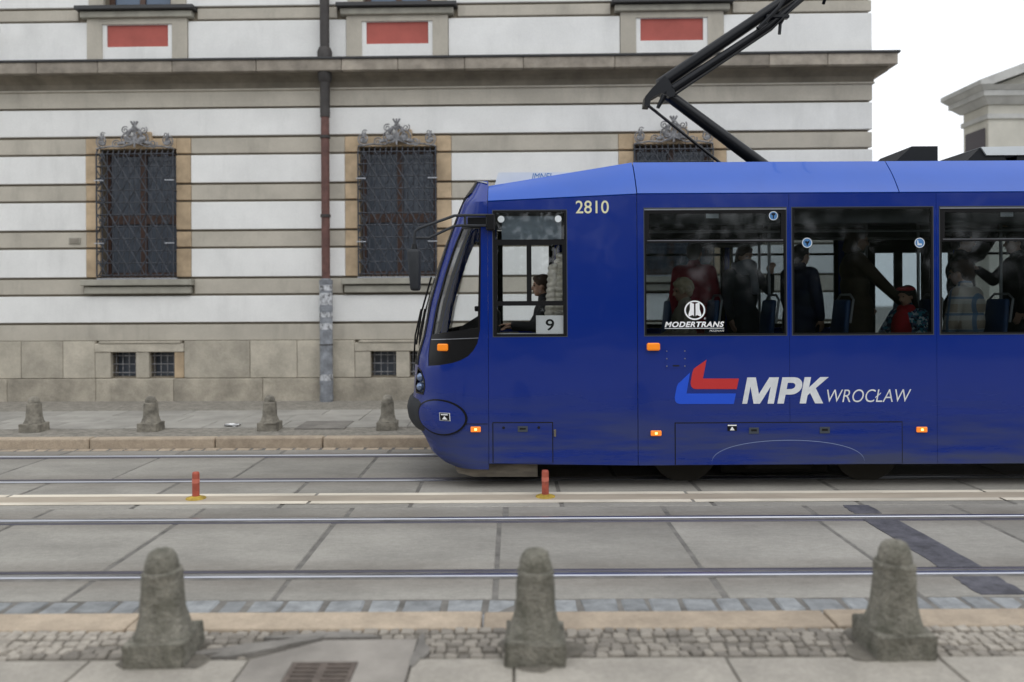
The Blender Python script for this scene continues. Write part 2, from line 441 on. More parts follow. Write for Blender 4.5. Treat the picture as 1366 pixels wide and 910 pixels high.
def voronoi_mat():
    m = bpy.data.materials.new('teal patterned fabric'); m.use_nodes = True
    n, l = m.node_tree.nodes, m.node_tree.links; p = n['Principled BSDF']; p.inputs['Roughness'].default_value = .8
    tc = n.new('ShaderNodeTexCoord'); v = n.new('ShaderNodeTexVoronoi'); v.inputs['Scale'].default_value = 42; l.new(tc.outputs['Object'], v.inputs['Vector'])
    sp = n.new('ShaderNodeSeparateColor'); l.new(v.outputs['Color'], sp.inputs[0])
    cr = n.new('ShaderNodeValToRGB'); cr.color_ramp.interpolation = 'CONSTANT'
    e = cr.color_ramp.elements; e[0].color = (.01, .02, .05, 1); e[1].position = .35; e[1].color = (.04, .22, .30, 1)
    for ps, c in ((.6, (.55, .65, .68, 1)), (.8, (.10, .12, .22, 1))):
        k = e.new(ps); k.color = c
    l.new(sp.outputs[0], cr.inputs[0]); l.new(cr.outputs[0], p.inputs['Base Color'])
    return m
M['teal'] = voronoi_mat()
def plaid_mat():
    m = bpy.data.materials.new('beige blue plaid flannel'); m.use_nodes = True
    n, l = m.node_tree.nodes, m.node_tree.links; p = n['Principled BSDF']; p.inputs['Roughness'].default_value = .85
    tc = n.new('ShaderNodeTexCoord'); sp = n.new('ShaderNodeSeparateXYZ'); l.new(tc.outputs['Object'], sp.inputs[0])
    def band(sock, per, off, w):
        a = n.new('ShaderNodeMath'); a.operation = 'MULTIPLY_ADD'; a.inputs[1].default_value = 1 / per; a.inputs[2].default_value = off; l.new(sock, a.inputs[0])
        f = n.new('ShaderNodeMath'); f.operation = 'FRACT'; l.new(a.outputs[0], f.inputs[0])
        c = n.new('ShaderNodeMath'); c.operation = 'LESS_THAN'; c.inputs[1].default_value = w; l.new(f.outputs[0], c.inputs[0]); return c.outputs[0]
    col = None
    base = (.52, .47, .40, 1)
    for sock, per, off, w, c, amt in ((sp.outputs[0], .17, .1, .5, (.30, .22, .14, 1), .6), (sp.outputs[2], .17, .3, .5, (.62, .62, .60, 1), .6), (sp.outputs[0], .17, .72, .16, (.10, .20, .34, 1), .8), (sp.outputs[2], .17, .0, .14, (.12, .22, .36, 1), .8)):
        mx = n.new('ShaderNodeMix'); mx.data_type = 'RGBA'
        mu = n.new('ShaderNodeMath'); mu.operation = 'MULTIPLY'; mu.inputs[1].default_value = amt; l.new(band(sock, per, off, w), mu.inputs[0]); l.new(mu.outputs[0], mx.inputs[0])
        if col: l.new(col, mx.inputs[6])
        else: mx.inputs[6].default_value = base
        mx.inputs[7].default_value = c; col = mx.outputs[2]
    l.new(col, p.inputs['Base Color'])
    return m
M['plaid'] = plaid_mat()
M['leaf'] = mat('park foliage', (.045, .06, .03), .8, var=.4, vscale=2)

def text(name, body, x0, x1, z0, z1, y, m, parent, shear=0.0, bold=0.0, spacing=1.0, extra=None):
    cu = bpy.data.curves.new(name, 'FONT'); cu.body = body; cu.shear = shear; cu.offset = bold; cu.space_character = spacing; cu.resolution_u = 6
    me = converted(cu); me.name = name
    xs = [v.co.x for v in me.vertices]; ys = [v.co.y for v in me.vertices]
    ax, bxx, ay, by = min(xs), max(xs), min(ys), max(ys)
    for v in me.vertices:
        v.co = Vector((x0 + (v.co.x - ax) / (bxx - ax) * (x1 - x0), y, z0 + (v.co.y - ay) / (by - ay) * (z1 - z0)))
    me.materials.clear(); me.materials.append(m)
    return link(name, me, None, parent)
# ------------------------------------------------------------------ ground, road, tracks
def slab_mesh(name, w, d, t, b, m):
    """bevelled slab with its top at z = 0 and its corner-centre at the middle"""
    bm = bx(-w / 2, w / 2, -d / 2, d / 2, -t, 0, b=b)
    bmesh.ops.recalc_face_normals(bm, faces=bm.faces)
    me = bpy.data.meshes.new(name); bm.to_mesh(me); bm.free(); me.materials.append(m); return me

tag(link('ground', bx(-220, 220, -160, 280, -.6, -.06), M['ground']), kind='structure')
road = tag(link('roadway', bx(-42, 42, 4.5, 10.44, -.5, -.007), M['bed']), kind='structure')

def slab_row(y0, y1, xs, name='concrete_slab', z=0.0, m=None, t=.14):
    for a, b in zip(xs, xs[1:]):
        g = random.uniform(.014, .024)
        me = slab_mesh(name, b - a - 2 * g, y1 - y0, t, .006, m or M['concrete'])
        link(name, me, None, road, loc=((a + b) / 2, (y0 + y1) / 2, z + random.uniform(-.003, .001)), rot=(random.uniform(-.0012, .0012), random.uniform(-.0008, .0008), 0))
def joints(seed_pts, lo=-10.2, hi=10.2, step=1.4):
    xs = sorted(seed_pts)
    while xs[0] > lo: xs.insert(0, xs[0] - step - random.uniform(-.05, .05))
    while xs[-1] < hi: xs.append(xs[-1] + step + random.uniform(-.05, .05))
    return xs
J = joints([-2.87, -1.52, -.116, 1.315, 2.60, 3.95])
Jb = [x + .02 for x in J]
slab_row(5.065, 5.425, [x + random.uniform(-.03, .03) for x in J])
slab_row(5.63, 6.815, J)
slab_row(7.02, 7.335, [x + .05 for x in J])
slab_row(7.352, 8.395, joints([-3.5, -2.15, -.95, .45, 1.85, 3.2]))
slab_row(8.595, 9.755, joints([-4.3, -3.0, -1.65, -.3, 1.1, 2.5]))
slab_row(9.955, 10.24, joints([-4.2, -2.9, -1.55, -.2, 1.2, 2.6]))
for s in (-1, 1):            # the road runs on beyond the slabs one can tell apart
    for (y0, y1) in ((4.86, 5.425), (5.585, 6.875), (7.02, 8.395), (8.55, 9.805), (9.955, 10.40)):
        link('road_surface', bx(*sorted((s * 11.9, s * 42)), y0, y1, -.1, -.001), M['concrete'], road)

# dark bitumen repair strip across the near track
for (y0, y1, xa, xb) in ((5.60, 6.86, 2.98, 3.27), (5.08, 5.41, 2.96, 3.26), (7.03, 7.32, 3.0, 3.24)):
    P = []
    n = 9
    for k in range(n): P.append((xa + random.uniform(-.012, .012), y0 + (y1 - y0) * k / (n - 1)))
    for k in range(n): P.append((xb + random.uniform(-.012, .012), y1 - (y1 - y0) * k / (n - 1)))
    link('bitumen_patch', patch(P, [], lambda u, v: (u, v, .0045), lambda u, v: (u, v, -.02)), M['patch'], road)

# worn painted double line between the tracks
for (y0, y1, m) in ((7.475, 7.565, 'line'), (7.785, 7.875, 'line')):
    for a, b in zip([-42, -4.9, -1.9, 1.7, 4.6], [-4.93, -1.93, 1.67, 4.57, 42]):
        link('painted_line', bx(a, b, y0, y1, .001, .0052), M[m], road)
link('tan_strip', bx(-42, 42, 7.568, 7.782, .0005, .0045), M['lane_tan'], road)

def rail_part(y, s):
    """grooved rail: head on the outer side, groove and lip on the inner side; s = direction of the track's middle"""
    head = bmesh.new()
    P = [(y - s * .034, -.10), (y - s * .034, .002), (y - s * .026, .008), (y + s * .018, .008), (y + s * .026, .001), (y + s * .028, -.10)]
    prism(head, P, -42, 42)
    lip = bmesh.new()
    prism(lip, [(y + s * .0285, -.10), (y + s * .0285, -.05), (y + s * .080, -.05), (y + s * .080, -.004), (y + s * .084, .001), (y + s * .114, .001), (y + s * .118, -.004), (y + s * .118, -.10)], -42, 42)
    fill = bmesh.new()
    prism(fill, [(y - s * .0345, -.10), (y - s * .0345, -.003), (y - s * .072, -.003), (y - s * .072, -.10)], -42, 42)
    return head, lip, fill
for (ya, yb) in ((5.50, 6.945), (8.465, 9.885)):
    tr = tag(empty('tram_track', (0, (ya + yb) / 2, 0)), kind='structure')
    for y, s in ((ya, 1), (yb, -1)):
        h, lp, fl = rail_part(y - (ya + yb) / 2, s)
        r = link('rail', h, M['rail'], tr)
        link('rail_groove', lp, M['rail_side'], r)
        link('rail_sealing', fl, M['bed'], r)

# granite sett gutter along the near kerb
def gutter(y0, y1, x0, x1, lmin, lmax, m, parent, z=0.0, name='gutter_sett'):
    x = x0
    while x < x1:
        w = random.uniform(lmin, lmax)
        d = (y1 - y0) * random.uniform(.93, 1.0)
        bm = bx(-w / 2 + .011, w / 2 - .011, -d / 2, d / 2, -.12, 0, b=.014)
        for v in bm.verts: v.co += Vector((random.uniform(-.008, .008), random.uniform(-.007, .007), random.uniform(-.003, .002)))
        link(name, bm, m, parent, loc=(x + w / 2, (y0 + y1) / 2, z + random.uniform(-.006, .004)), rot=(random.uniform(-.02, .02), random.uniform(-.015, .015), random.uniform(-.02, .02)))
        x += w
gutter(4.845, 5.055, -5.4, 5.4, .17, .27, M['sett'], road)
gutter(4.62, 4.83, -5.4, 5.4, .17, .27, M['sett'], road)
gutter(10.265, 10.405, -9.5, 9.5, .16, .24, M['kerb'], road)
for s in (-1, 1):
    link('gutter_run', bx(*sorted((s * 5.42, s * 42)), 4.56, 4.858, -.1, -.002), M['sett'], road)

# ------------------------------------------------------------------ near pavement
PH = .12
pave = tag(link('near_pavement', bx(-42, 42, -9, 4.30, -.4, PH - .018), M['sand']), kind='structure')
x = -9.0
while x < 9:
    w = random.uniform(1.5, 2.1)
    link('kerb_stone', bx(x + .006, x + w - .006, 4.31, 4.545, -.3, PH, b=.012, seg=2), M['kerb'], pave, loc=(0, 0, random.uniform(-.003, .003)))
    x += w
KX = x
for a, b in ((-42, -9.01), (KX + .01, 42)):
    link('kerb_run', bx(a, b, 4.31, 4.545, -.3, PH - .002), M['kerb'], pave)

PADX0, PADX1 = -1.30, -.50
def in_pad(x, y): return PADX0 - .03 < x < PADX1 + .03 and y < 4.17
variants = []
for k in range(8):
    bm = bx(-.5, .5, -.5, .5, -.9, 0, b=.13)
    for v in bm.verts: v.co += Vector((random.uniform(-.07, .07), random.uniform(-.07, .07), random.uniform(-.06, .02) if v.co.z > -.3 else 0))
    bmesh.ops.recalc_face_normals(bm, faces=bm.faces)
    me = bpy.data.meshes.new('mosaic_sett'); bm.to_mesh(me); bm.free(); me.materials.append(M['mosaic']); variants.append(me)
spots = []
y = 3.965
while y < 4.29:
    d = random.uniform(.050, .064)
    x = -5.0
    while x < 5.0:
        w = random.uniform(.052, .088)
        yy = y + .012 * math.sin(x * 2.1 + y * 30) + random.uniform(-.004, .004)
        if not in_pad(x + w / 2, yy): spots.append((x + w / 2, yy + d / 2, w - .008, d - .007))
        x += w
    y += d
spots.sort(key=lambda s: abs(s[0]) + 3 * (s[1] - 3.9))
for k, (x, y, w, d) in enumerate(spots[:300]):
    link('mosaic_sett', random.choice(variants), None, pave, loc=(x, y, PH + random.uniform(-.008, .002)), scale=(w, d, .05), rot=(random.uniform(-.06, .06), random.uniform(-.06, .06), random.uniform(-.12, .12)))
rest = bmesh.new()
for (x, y, w, d) in spots[300:]:
    src = random.choice(variants)
    t = bmesh.new(); t.from_mesh(src)
    z = PH + random.uniform(-.008, .002); a = random.uniform(-.12, .12); ca, sa = math.cos(a), math.sin(a)
    vm = {v: rest.verts.new((x + v.co.x * w * ca - v.co.y * d * sa, y + v.co.x * w * sa + v.co.y * d * ca, z + v.co.z * .05)) for v in t.verts}
    for f in t.faces: rest.faces.new([vm[v] for v in f.verts])
    t.free()
tag(link('mosaic_setts', rest, M['mosaic'], pave), kind='stuff')

# flags between the camera and the mosaic strip
yrows = [3.945, 2.98, 2.0, 1.02, .04]
for r in range(4):
    xs = [-5.0]
    off = [.0, .5, .2, .7][r]
    xs = [-5.2 + off + k * 1.04 for k in range(11)]
    for a, b in zip(xs, xs[1:]):
        y1, y0 = yrows[r] - .008, yrows[r + 1] + .004
        if r == 0 and a < PADX1 and b > PADX0:
            if a < PADX0: link('paving_flag', bx(a + .006, PADX0 - .006, y0, y1, PH - .06, PH, b=.005), M['flag'], pave)
            if b > PADX1: link('paving_flag', bx(PADX1 + .006, b - .006, y0, y1, PH - .06, PH + .001, b=.005), M['flag'], pave)
            continue
        link('paving_flag', bx(a + .006, b - .006, y0, y1, PH - .06, PH + random.uniform(-.003, .002), b=.005), M['flag'], pave)
link('paving_field', bx(-42, 42, -9, .03, PH - .05, PH - .004), M['flag'], pave)
for a, b in ((-42, -5.22), (5.75, 42)):
    link('paving_field', bx(a, b, .05, 4.29, PH - .05, PH - .004), M['flag'], pave)

# concrete pad round the drain, with spilled mortar on its edges
GX0, GX1, GY0, GY1 = -1.075, -.755, 3.47, 3.90
link('drain_pad', patch([(-1.29, 2.99), (-.51, 2.99), (-.50, 4.16), (-.98, 4.15), (-1.16, 4.02), (-1.29, 3.93)], [rect(GX0, GX1, GY0, GY1)],
     lambda u, v: (u, v, PH + .004), lambda u, v: (u, v, PH - .06)), M['pad'], pave)
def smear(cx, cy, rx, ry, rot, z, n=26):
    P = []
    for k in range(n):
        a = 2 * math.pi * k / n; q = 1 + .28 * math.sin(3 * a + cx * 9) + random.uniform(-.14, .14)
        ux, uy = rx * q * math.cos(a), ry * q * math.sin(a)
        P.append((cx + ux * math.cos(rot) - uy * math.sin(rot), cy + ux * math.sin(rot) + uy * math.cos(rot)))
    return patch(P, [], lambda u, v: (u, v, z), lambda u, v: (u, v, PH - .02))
link('mortar_smear', smear(-1.31, 4.07, .27, .055, .35, PH + .0085), M['mortar'], pave)
link('mortar_smear', smear(-.98, 4.21, .26, .035, .02, PH + .0065), M['mortar'], pave)
link('mortar_smear', smear(-.47, 4.03, .035, .16, .0, PH + .0065), M['mortar'], pave)

g = tag(empty('drain_grate', ((GX0 + GX1) / 2, (GY0 + GY1) / 2, PH)), 'rusty slotted iron drain grate set in the concrete pad', 'grate')
cx, cy = (GX0 + GX1) / 2, (GY0 + GY1) / 2
w2, d2 = (GX1 - GX0) / 2 - .004, (GY1 - GY0) / 2 - .004
link('grate_frame', patch(rect(-w2, w2, -d2, d2), [rect(-w2 + .022, -.018, -d2 + .022, d2 - .022), rect(.018, w2 - .022, -d2 + .022, d2 - .022)], lambda u, v: (u, v, .006), lambda u, v: (u, v, -.03)), M['castiron'], g)
for k in range(9):
    yy = -d2 + .045 + k * (2 * d2 - .09) / 8
    for (a, b) in ((-w2 + .021, -.017), (.017, w2 - .021)):
        link('bar', bx(a, b, yy - .0115, yy + .0115, -.025, .005), M['castiron'], g)
link('sump', bx(-w2, w2, -d2, d2, -.055, -.045), M['dark'], g)

# ------------------------------------------------------------------ far pavement
fp = tag(link('far_pavement', bx(-42, 42, 10.60, 60, -.4, PH - .012), M['mosaic_far']), kind='structure')
x = -9.6
while x < 9.4:
    w = random.uniform(1.0, 1.7)
    link('kerb_stone', bx(x + .006, x + w - .006, 10.42, 10.595, -.3, PH + .008, b=.02, seg=2), M['kerb'], fp, loc=(0, 0, random.uniform(-.003, .003)))
    x += w
KX = x
for a, b in ((-42, -9.61), (KX + .01, 42)):
    link('kerb_run', bx(a, b, 10.42, 10.595, -.3, PH + .006), M['kerb'], fp)
M['flag_far'] = mat('far pavement flag', (.33, .315, .285), .85, var=.2, vscale=2, bump=.2, object_tone=.12)
for r, (y0, y1) in enumerate(((11.35, 11.98), (11.99, 12.6), (12.61, 13.2))):
    x = -10 + r * .3
    while x < 9:
        w = random.choice((.7, .9, 1.1))
        link('paving_flag', bx(x + .006, x + w - .006, y0, y1, PH - .05, PH + random.uniform(-.003, .003), b=.004), M['flag_far'], fp)
        x += w
for a, b in ((-42, -10.02), (10.3, 42)):
    link('paving_field', bx(a, b, 10.9, 13.2, PH - .05, PH - .006), M['flag_far'], fp)
link('repair_slab', bx(-3.05, -2.35, 11.2, 11.9, PH - .02, PH + .006), M['mortar'], fp)

# ------------------------------------------------------------------ stone bollards
def bollard(name, loc, rz, h, m, base=.15, seed=0, n=24):
    rnd = random.Random(seed)
    t = empty(name, loc, rz)
    b = base
    bm = bmesh.new()
    box(bm, -b, b, -b, b, -.02, .115 * h / .52, b=.012, seg=2)
    bmesh.ops.subdivide_edges(bm, edges=bm.edges[:], cuts=2, use_grid_fill=True)
    for v in bm.verts: v.co += Vector((rnd.uniform(-.004, .004), rnd.uniform(-.004, .004), rnd.uniform(-.003, .003)))
    link('plinth', bm, m, t, smooth=True)
    k = h / .52; q = base / .15
    bm = bmesh.new()
    prof = [(.138 * q, .108 * k), (.136 * q, .120 * k), (.122 * q, .150 * k), (.112 * q, .185 * k), (.103 * q, .22 * k), (.099 * q, .28 * k), (.096 * q, .34 * k), (.093 * q, .395 * k), (.094 * q, .405 * k), (.092 * q, .416 * k), (.084 * q, .421 * k)]
    lathe(bm, prof, n=n, power=2.9)
    for v in bm.verts: v.co += Vector((rnd.uniform(-.0035, .0035), rnd.uniform(-.0035, .0035), rnd.uniform(-.003, .003)))
    link('shaft', bm, m, t, smooth=True)
    bm = bmesh.new()
    lathe(bm, [(.080 * q, .412 * k), (.082 * q, .428 * k), (.081 * q, .445 * k), (.076 * q, .468 * k), (.067 * q, .489 * k), (.058 * q, .506 * k), (.034 * q, .517 * k), (.008, .521 * k)], n=n, power=2.2)
    for v in bm.verts: v.co += Vector((rnd.uniform(-.0035, .0035), rnd.uniform(-.0035, .0035), rnd.uniform(-.003, .003)))
    link('domed_cap', bm, m, t, smooth=True)
    return t
for k, (x, y, rz, lb) in enumerate(((-1.735, 3.985, .04, 'mossy stone bollard at the left, beside the iron drain grate'), (.105, 3.975, -.02, 'mossy stone bollard in the middle foreground, second of the three near ones'), (1.905, 4.03, .03, 'mossy stone bollard at the right, beside the dark patch in the track'))):
    tag(bollard('stone_bollard', (x, y, PH), rz, (.535, .525, .545)[k], M['bollard'], .146, k), lb, 'bollard', 'stone bollards on the near pavement').rotation_euler = ((.012, -.015, .01)[k], (-.02, .012, .018)[k], rz)
    link('dirt_and_contact_shade', smear(x + (.03, .02, -.06)[k], y + .01, .185, .175, .2 * k, PH + .0055), M['sand'], pave)  # dark sheet at the foot: contact shade put in colour, plus some dirt
for k, (x, lb) in enumerate(((-6.68, 'far small stone bollard at the left edge, below the pale wall'), (-5.05, 'far small stone bollard below the left basement windows'), (-3.39, 'far small stone bollard between the litter and the drainpipe'), (-1.745, 'far small stone bollard just in front of the tram nose'))):
    tag(bollard('stone_bollard', (x, 11.2, PH), .03 * (k % 2), .47, M['bollard_far'], .138, 10 + k, n=16), lb, 'bollard', 'small bollards on the far pavement')

bm = bmesh.new()
box(bm, -.10, .10, -.06, .06, .004, .012)
bmesh.ops.subdivide_edges(bm, edges=bm.edges[:], cuts=3, use_grid_fill=True)
for v in bm.verts: v.co.z += random.uniform(0, .03)
tag(link('paper_litter', bm, M['paper'], loc=(-4.0, 11.45, PH)), 'scrap of crumpled white paper lying on the far pavement', 'litter')

# ------------------------------------------------------------------ flexible lane delineators
def delineator(loc, lb):
    t = tag(empty('lane_delineator', loc), lb, 'delineator', 'red delineator posts between the tracks')
    bm = bmesh.new(); lathe(bm, [(.095, 0), (.09, .010), (.06, .018), (.042, .026)], n=20)
    link('rubber_base', bm, M['post_yellow'], t, smooth=True)
    bm = bmesh.new(); lathe(bm, [(.034, .024), (.034, .235), (.031, .25), (.026, .255)], n=16)
    link('post', bm, M['post_red'], t, smooth=True)
    bm = bmesh.new(); lathe(bm, [(.0352, .15), (.0352, .19)], n=16)
    link('band', bm, mat('pale band', (.55, .16, .11), .5), t, smooth=True)
delineator((-3.04, 7.69, .0046), 'red plastic lane delineator on a yellow base, standing clear of the tram')
delineator((.31, 7.69, .0046), 'red plastic lane delineator on a yellow base, beside the tram skirt')
# ------------------------------------------------------------------ banded palace
pal = tag(empty('palace', (0, 14.54, 0), R(-1.2)), 'long pale palace front with grey banded stucco and barred windows', 'building')
XL, XR, ZT = -17.0, 6.49, 11.0
WC = [-11.7, -6.83, -2.06, 2.91]
OPEN = [(c - .70, c + .70, 2.37, 4.71) for c in WC]
UP = [(c - .62, c + .62, 7.36, 9.55) for c in WC]
BAS = []
for c in WC: BAS += [(c - .28 - .24 + .01, c - .28 + .24 - .01, .545, .99), (c + .44 - .24, c + .44 + .24 - .02, .545, .99)]
link('wall_core', plate(rect(XL, XR - .06, .1, ZT), [rect(*o) for o in OPEN + UP + BAS], .055, .42), M['groove'], pal)
link('side_wall', bx(XR - .46, XR - .06, .42, 12, .1, ZT), M['groove'], pal)
link('rear_wall', bx(XL, XR - .06, 12, 12.4, .1, ZT), M['beige'], pal)
link('end_wall', bx(XL, XL + .4, .42, 12, .1, ZT), M['beige'], pal)
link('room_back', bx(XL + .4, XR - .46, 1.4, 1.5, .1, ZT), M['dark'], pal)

def course(name, z0, z1, y, m, gaps, xl=XL, xr=XR):
    """one run of stucco from z0 to z1, interrupted at gaps"""
    gaps = sorted(gaps); x = xl; segs = []
    for (a, b) in gaps:
        if a > x: segs.append((x, a))
        x = max(x, b)
    if x < xr: segs.append((x, xr))
    for (a, b) in segs:
        if b - a > .02: link(name, bx(a + (0 if a == xl else .002), b - (0 if b == xr else .002), y, .08, z0, z1, b=.008), m, pal)
    link(name, bx(XR - .08, XR - y, .082, 12, z0, z1, b=.008), m, pal)

whites = [(4.95, 5.435), (4.09, 4.59), (3.235, 3.735), (2.37, 2.88), (1.54, 2.02)]
beiges = [(4.63, 4.905), (3.775, 4.05), (2.92, 3.195), (2.06, 2.33), (1.497 - .29, 1.497)]
for z0, z1 in whites:
    course('white_course', z0, z1, 0, M['white'], [(c - .97, c + .97) for c in WC] if 2.3 < z0 < 4.6 else [])
for z0, z1 in beiges:
    if z0 > 2.5: gp = [(c - .97, c + .97) for c in WC]
    elif z0 > 2.0: gp = [(c - 1.02, c + 1.02) for c in WC]
    else: gp = []
    course('greige_course', z0, z1, .012, M['beige'], gp)
for c in WC:                       # sandstone window surrounds, cut by the same grooves
    for z0, z1 in whites[1:4] + beiges[:3]:
        for s in (-1, 1):
            a, b = sorted((c + s * .702, c + s * .968))
            y = -.012 if (z0, z1) in whites else -.002
            link('jamb_stone', bx(a, b, y, .30, z0, z1, b=.008), M['tan'], pal)
    link('lintel_stone', bx(c - .70, c + .70, -.002, .30, 4.715, 4.905, b=.008), M['tan'], pal)
    link('keystone', bx(c - .02, c + .26, -.05, .08, 4.80, 5.02, b=.012), M['tan'], pal)
    link('window_sill', bx(c - 1.02, c + 1.02, -.13, .08, 2.215, 2.325, b=.012), M['sill'], pal)
    link('sill_apron', bx(c - .98, c + .98, -.07, .08, 2.065, 2.195, b=.012), M['sill'], pal)
    link('sill_flashing', bx(c - .73, c + .73, -.10, .24, 2.327, 2.352), M['zinc'], pal)

# plinth: ashlar blocks over a projecting base course
def blocks(z0, z1, y, lo, hi, m, gaps, name='plinth_block'):
    x = XL
    gaps = sorted(gaps) + [(XR, XR)]
    for (ga, gb) in gaps:
        while x < ga - .02:
            w = random.uniform(lo, hi)
            e = x + w if ga - (x + w) > .45 else ga
            link(name, bx(x + .004, e - .004, y - random.uniform(0, .006), .08, z0, z1, b=.007), m, pal)
            x = e
        x = gb
blocks(.525, 1.20, -.03, .75, 1.3, M['plinth'], [(c - .80, c + .84) for c in WC])
blocks(.10, .515, -.085, 1.1, 1.9, M['plinth_low'], [], 'base_block')
link('plinth_side', bx(XR - .08, XR + .03, .083, 12, .10, 1.20), M['plinth'], pal)
for c in WC:
    link('basement_lintel', bx(c - .80, c + .84, -.05, .3, 1.0, 1.155, b=.01), M['plinth'], pal)
    link('basement_moulding', bx(c - .72, c + .78, -.065, .08, 1.158, 1.20, b=.008), M['plinth'], pal)
    for a, b in ((c - .80, c - .512), (c - .048, c + .198), (c + .662, c + .84)):
        link('basement_jamb', bx(a + .002, b - .002, -.035, .3, .527, .998, b=.008), M['plinth'] if b < c + .5 else M['tan'], pal)
    for cx in (c - .28, c + .43):
        w = link('basement_window', bx(cx - .24, cx + .24, .24, .27, .53, 1.0), M['wpane'], pal)
        bars = bmesh.new()
        for zz in (.62, .775, .93): tube(bars, [(cx - .24, .06, zz), (cx + .24, .06, zz)], .009, 6)
        for k in range(4): tube(bars, [(cx - .18 + k * .12, .075, .53), (cx - .18 + k * .12, .075, 1.0)], .008, 6)
        link('bars', bars, M['iron_grey'], w)

# cornice between the storeys, returned round the corner
def sweep_cornice(name, prof, m):
    bm = bmesh.new(); rows = []
    for (p, z) in prof:
        rows.append([bm.verts.new(v) for v in ((XL, -p, z), (XR + p, -p, z), (XR + p, 12, z))])
    n = len(rows)
    for k in range(n):
        a, b = rows[k], rows[(k + 1) % n]
        for j in range(2): bm.faces.new((a[j], a[j + 1], b[j + 1], b[j]))
    bm.faces.new([r[0] for r in rows]); bm.faces.new([r[2] for r in rows][::-1])
    return link(name, bm, m, pal)
sweep_cornice('architrave', [(-.07, 5.475), (.0, 5.475), (.0, 5.75), (.035, 5.765), (.035, 5.79), (-.07, 5.79)], M['beige'])
sweep_cornice('frieze_moulding', [(-.07, 5.793), (.02, 5.793), (.03, 5.90), (.07, 5.94), (.10, 5.96), (.18, 5.99), (.21, 6.017), (-.07, 6.017)], M['cornice_dark'])
sweep_cornice('cornice_flashing', [(-.07, 6.245), (.32, 6.235), (.345, 6.22), (.35, 6.235), (.35, 6.26), (-.07, 6.285)], M['flash'])
x = XL
while x < XR - .01:
    w = random.uniform(.9, 1.7); e = x + w if XR - (x + w) > .6 else XR
    r = .32 if e == XR else 0
    link('cornice_stone', bx(x + .003, e - .003 + r, -.32 - random.uniform(0, .008), .08, 6.02, 6.232, b=.012), M['cornice'], pal)
    x = e
link('cornice_return', bx(XR - .08, XR + .32, .083, 12, 6.02, 6.23), M['cornice'], pal)

# upper storey
course('white_course', 6.27, 7.04, 0, M['white'], [(c - .93, c + .93) for c in WC])
course('greige_course', 7.08, 7.275, .012, M['beige'], [(c - 1.1, c + 1.1) for c in WC])
z = 7.315
while z < 10.6:
    gp = [(c - .90, c + .90) for c in WC] if z < 9.7 else []
    course('white_course', z, z + .49, 0, M['white'], gp)
    course('greige_course', z + .53, z + .81, .012, M['beige'], gp)
    z += .85
for c in WC:
    link('apron_panel', patch(rect(c - .925, c + .925, 6.27, 7.105), [rect(c - .645, c + .645, 6.28, 6.995)], lambda u, v: (u, -.025, v), lambda u, v: (u, .08, v)), M['beige'], pal)
    link('apron_frame', patch(rect(c - .645, c + .645, 6.28, 6.995), [rect(c - .565, c + .565, 6.585, 6.985)], lambda u, v: (u, -.004, v), lambda u, v: (u, .08, v)), M['white'], pal)
    link('red_panel', bx(c - .57, c + .57, .025, .07, 6.58, 6.99), M['red'], pal)
    link('upper_sill', bx(c - 1.09, c + 1.09, -.17, .30, 7.225, 7.30, b=.01), M['flash'], pal)
    link('upper_sill_moulding', bx(c - 1.03, c + 1.03, -.09, .08, 7.10, 7.22, b=.02, seg=2), M['sill'], pal)
    for s in (-1, 1):
        a, b = sorted((c + s * .622, c + s * .898))
        link('upper_jamb', bx(a, b, -.015, .3, 7.338, 9.7, b=.008), M['beige'], pal)
    link('upper_lintel', bx(c - .62, c + .62, -.015, .3, 9.55, 9.7, b=.008), M['beige'], pal)
    w = link('upper_window', patch(rect(c - .62, c + .62, 7.34, 9.55), [rect(c - .52, c - .05, 7.37, 8.5), rect(c + .05, c + .52, 7.37, 8.5), rect(c - .52, c - .05, 8.6, 9.45), rect(c + .05, c + .52, 8.6, 9.45)], lambda u, v: (u, .20, v), lambda u, v: (u, .28, v)), M['brownwood'], pal)
    for (a, b) in ((-.53, -.04), (.04, .53)):
        for (z0, z1) in ((7.36, 8.51), (8.59, 9.46)):
            link('pane', bx(c + a, c + b, .235, .245, z0, z1), M['wpane_blue'], w)
link('eaves_cornice', bx(XL, XR + .5, -.5, 12.4, ZT, ZT + .35), M['cornice'], pal)
bm = bmesh.new(); prism(bm, [(-.6, ZT + .36), (12.6, ZT + .36), (6.0, ZT + 4.2)], XL, XR + .5); link('roof', bm, M['roof'], pal)

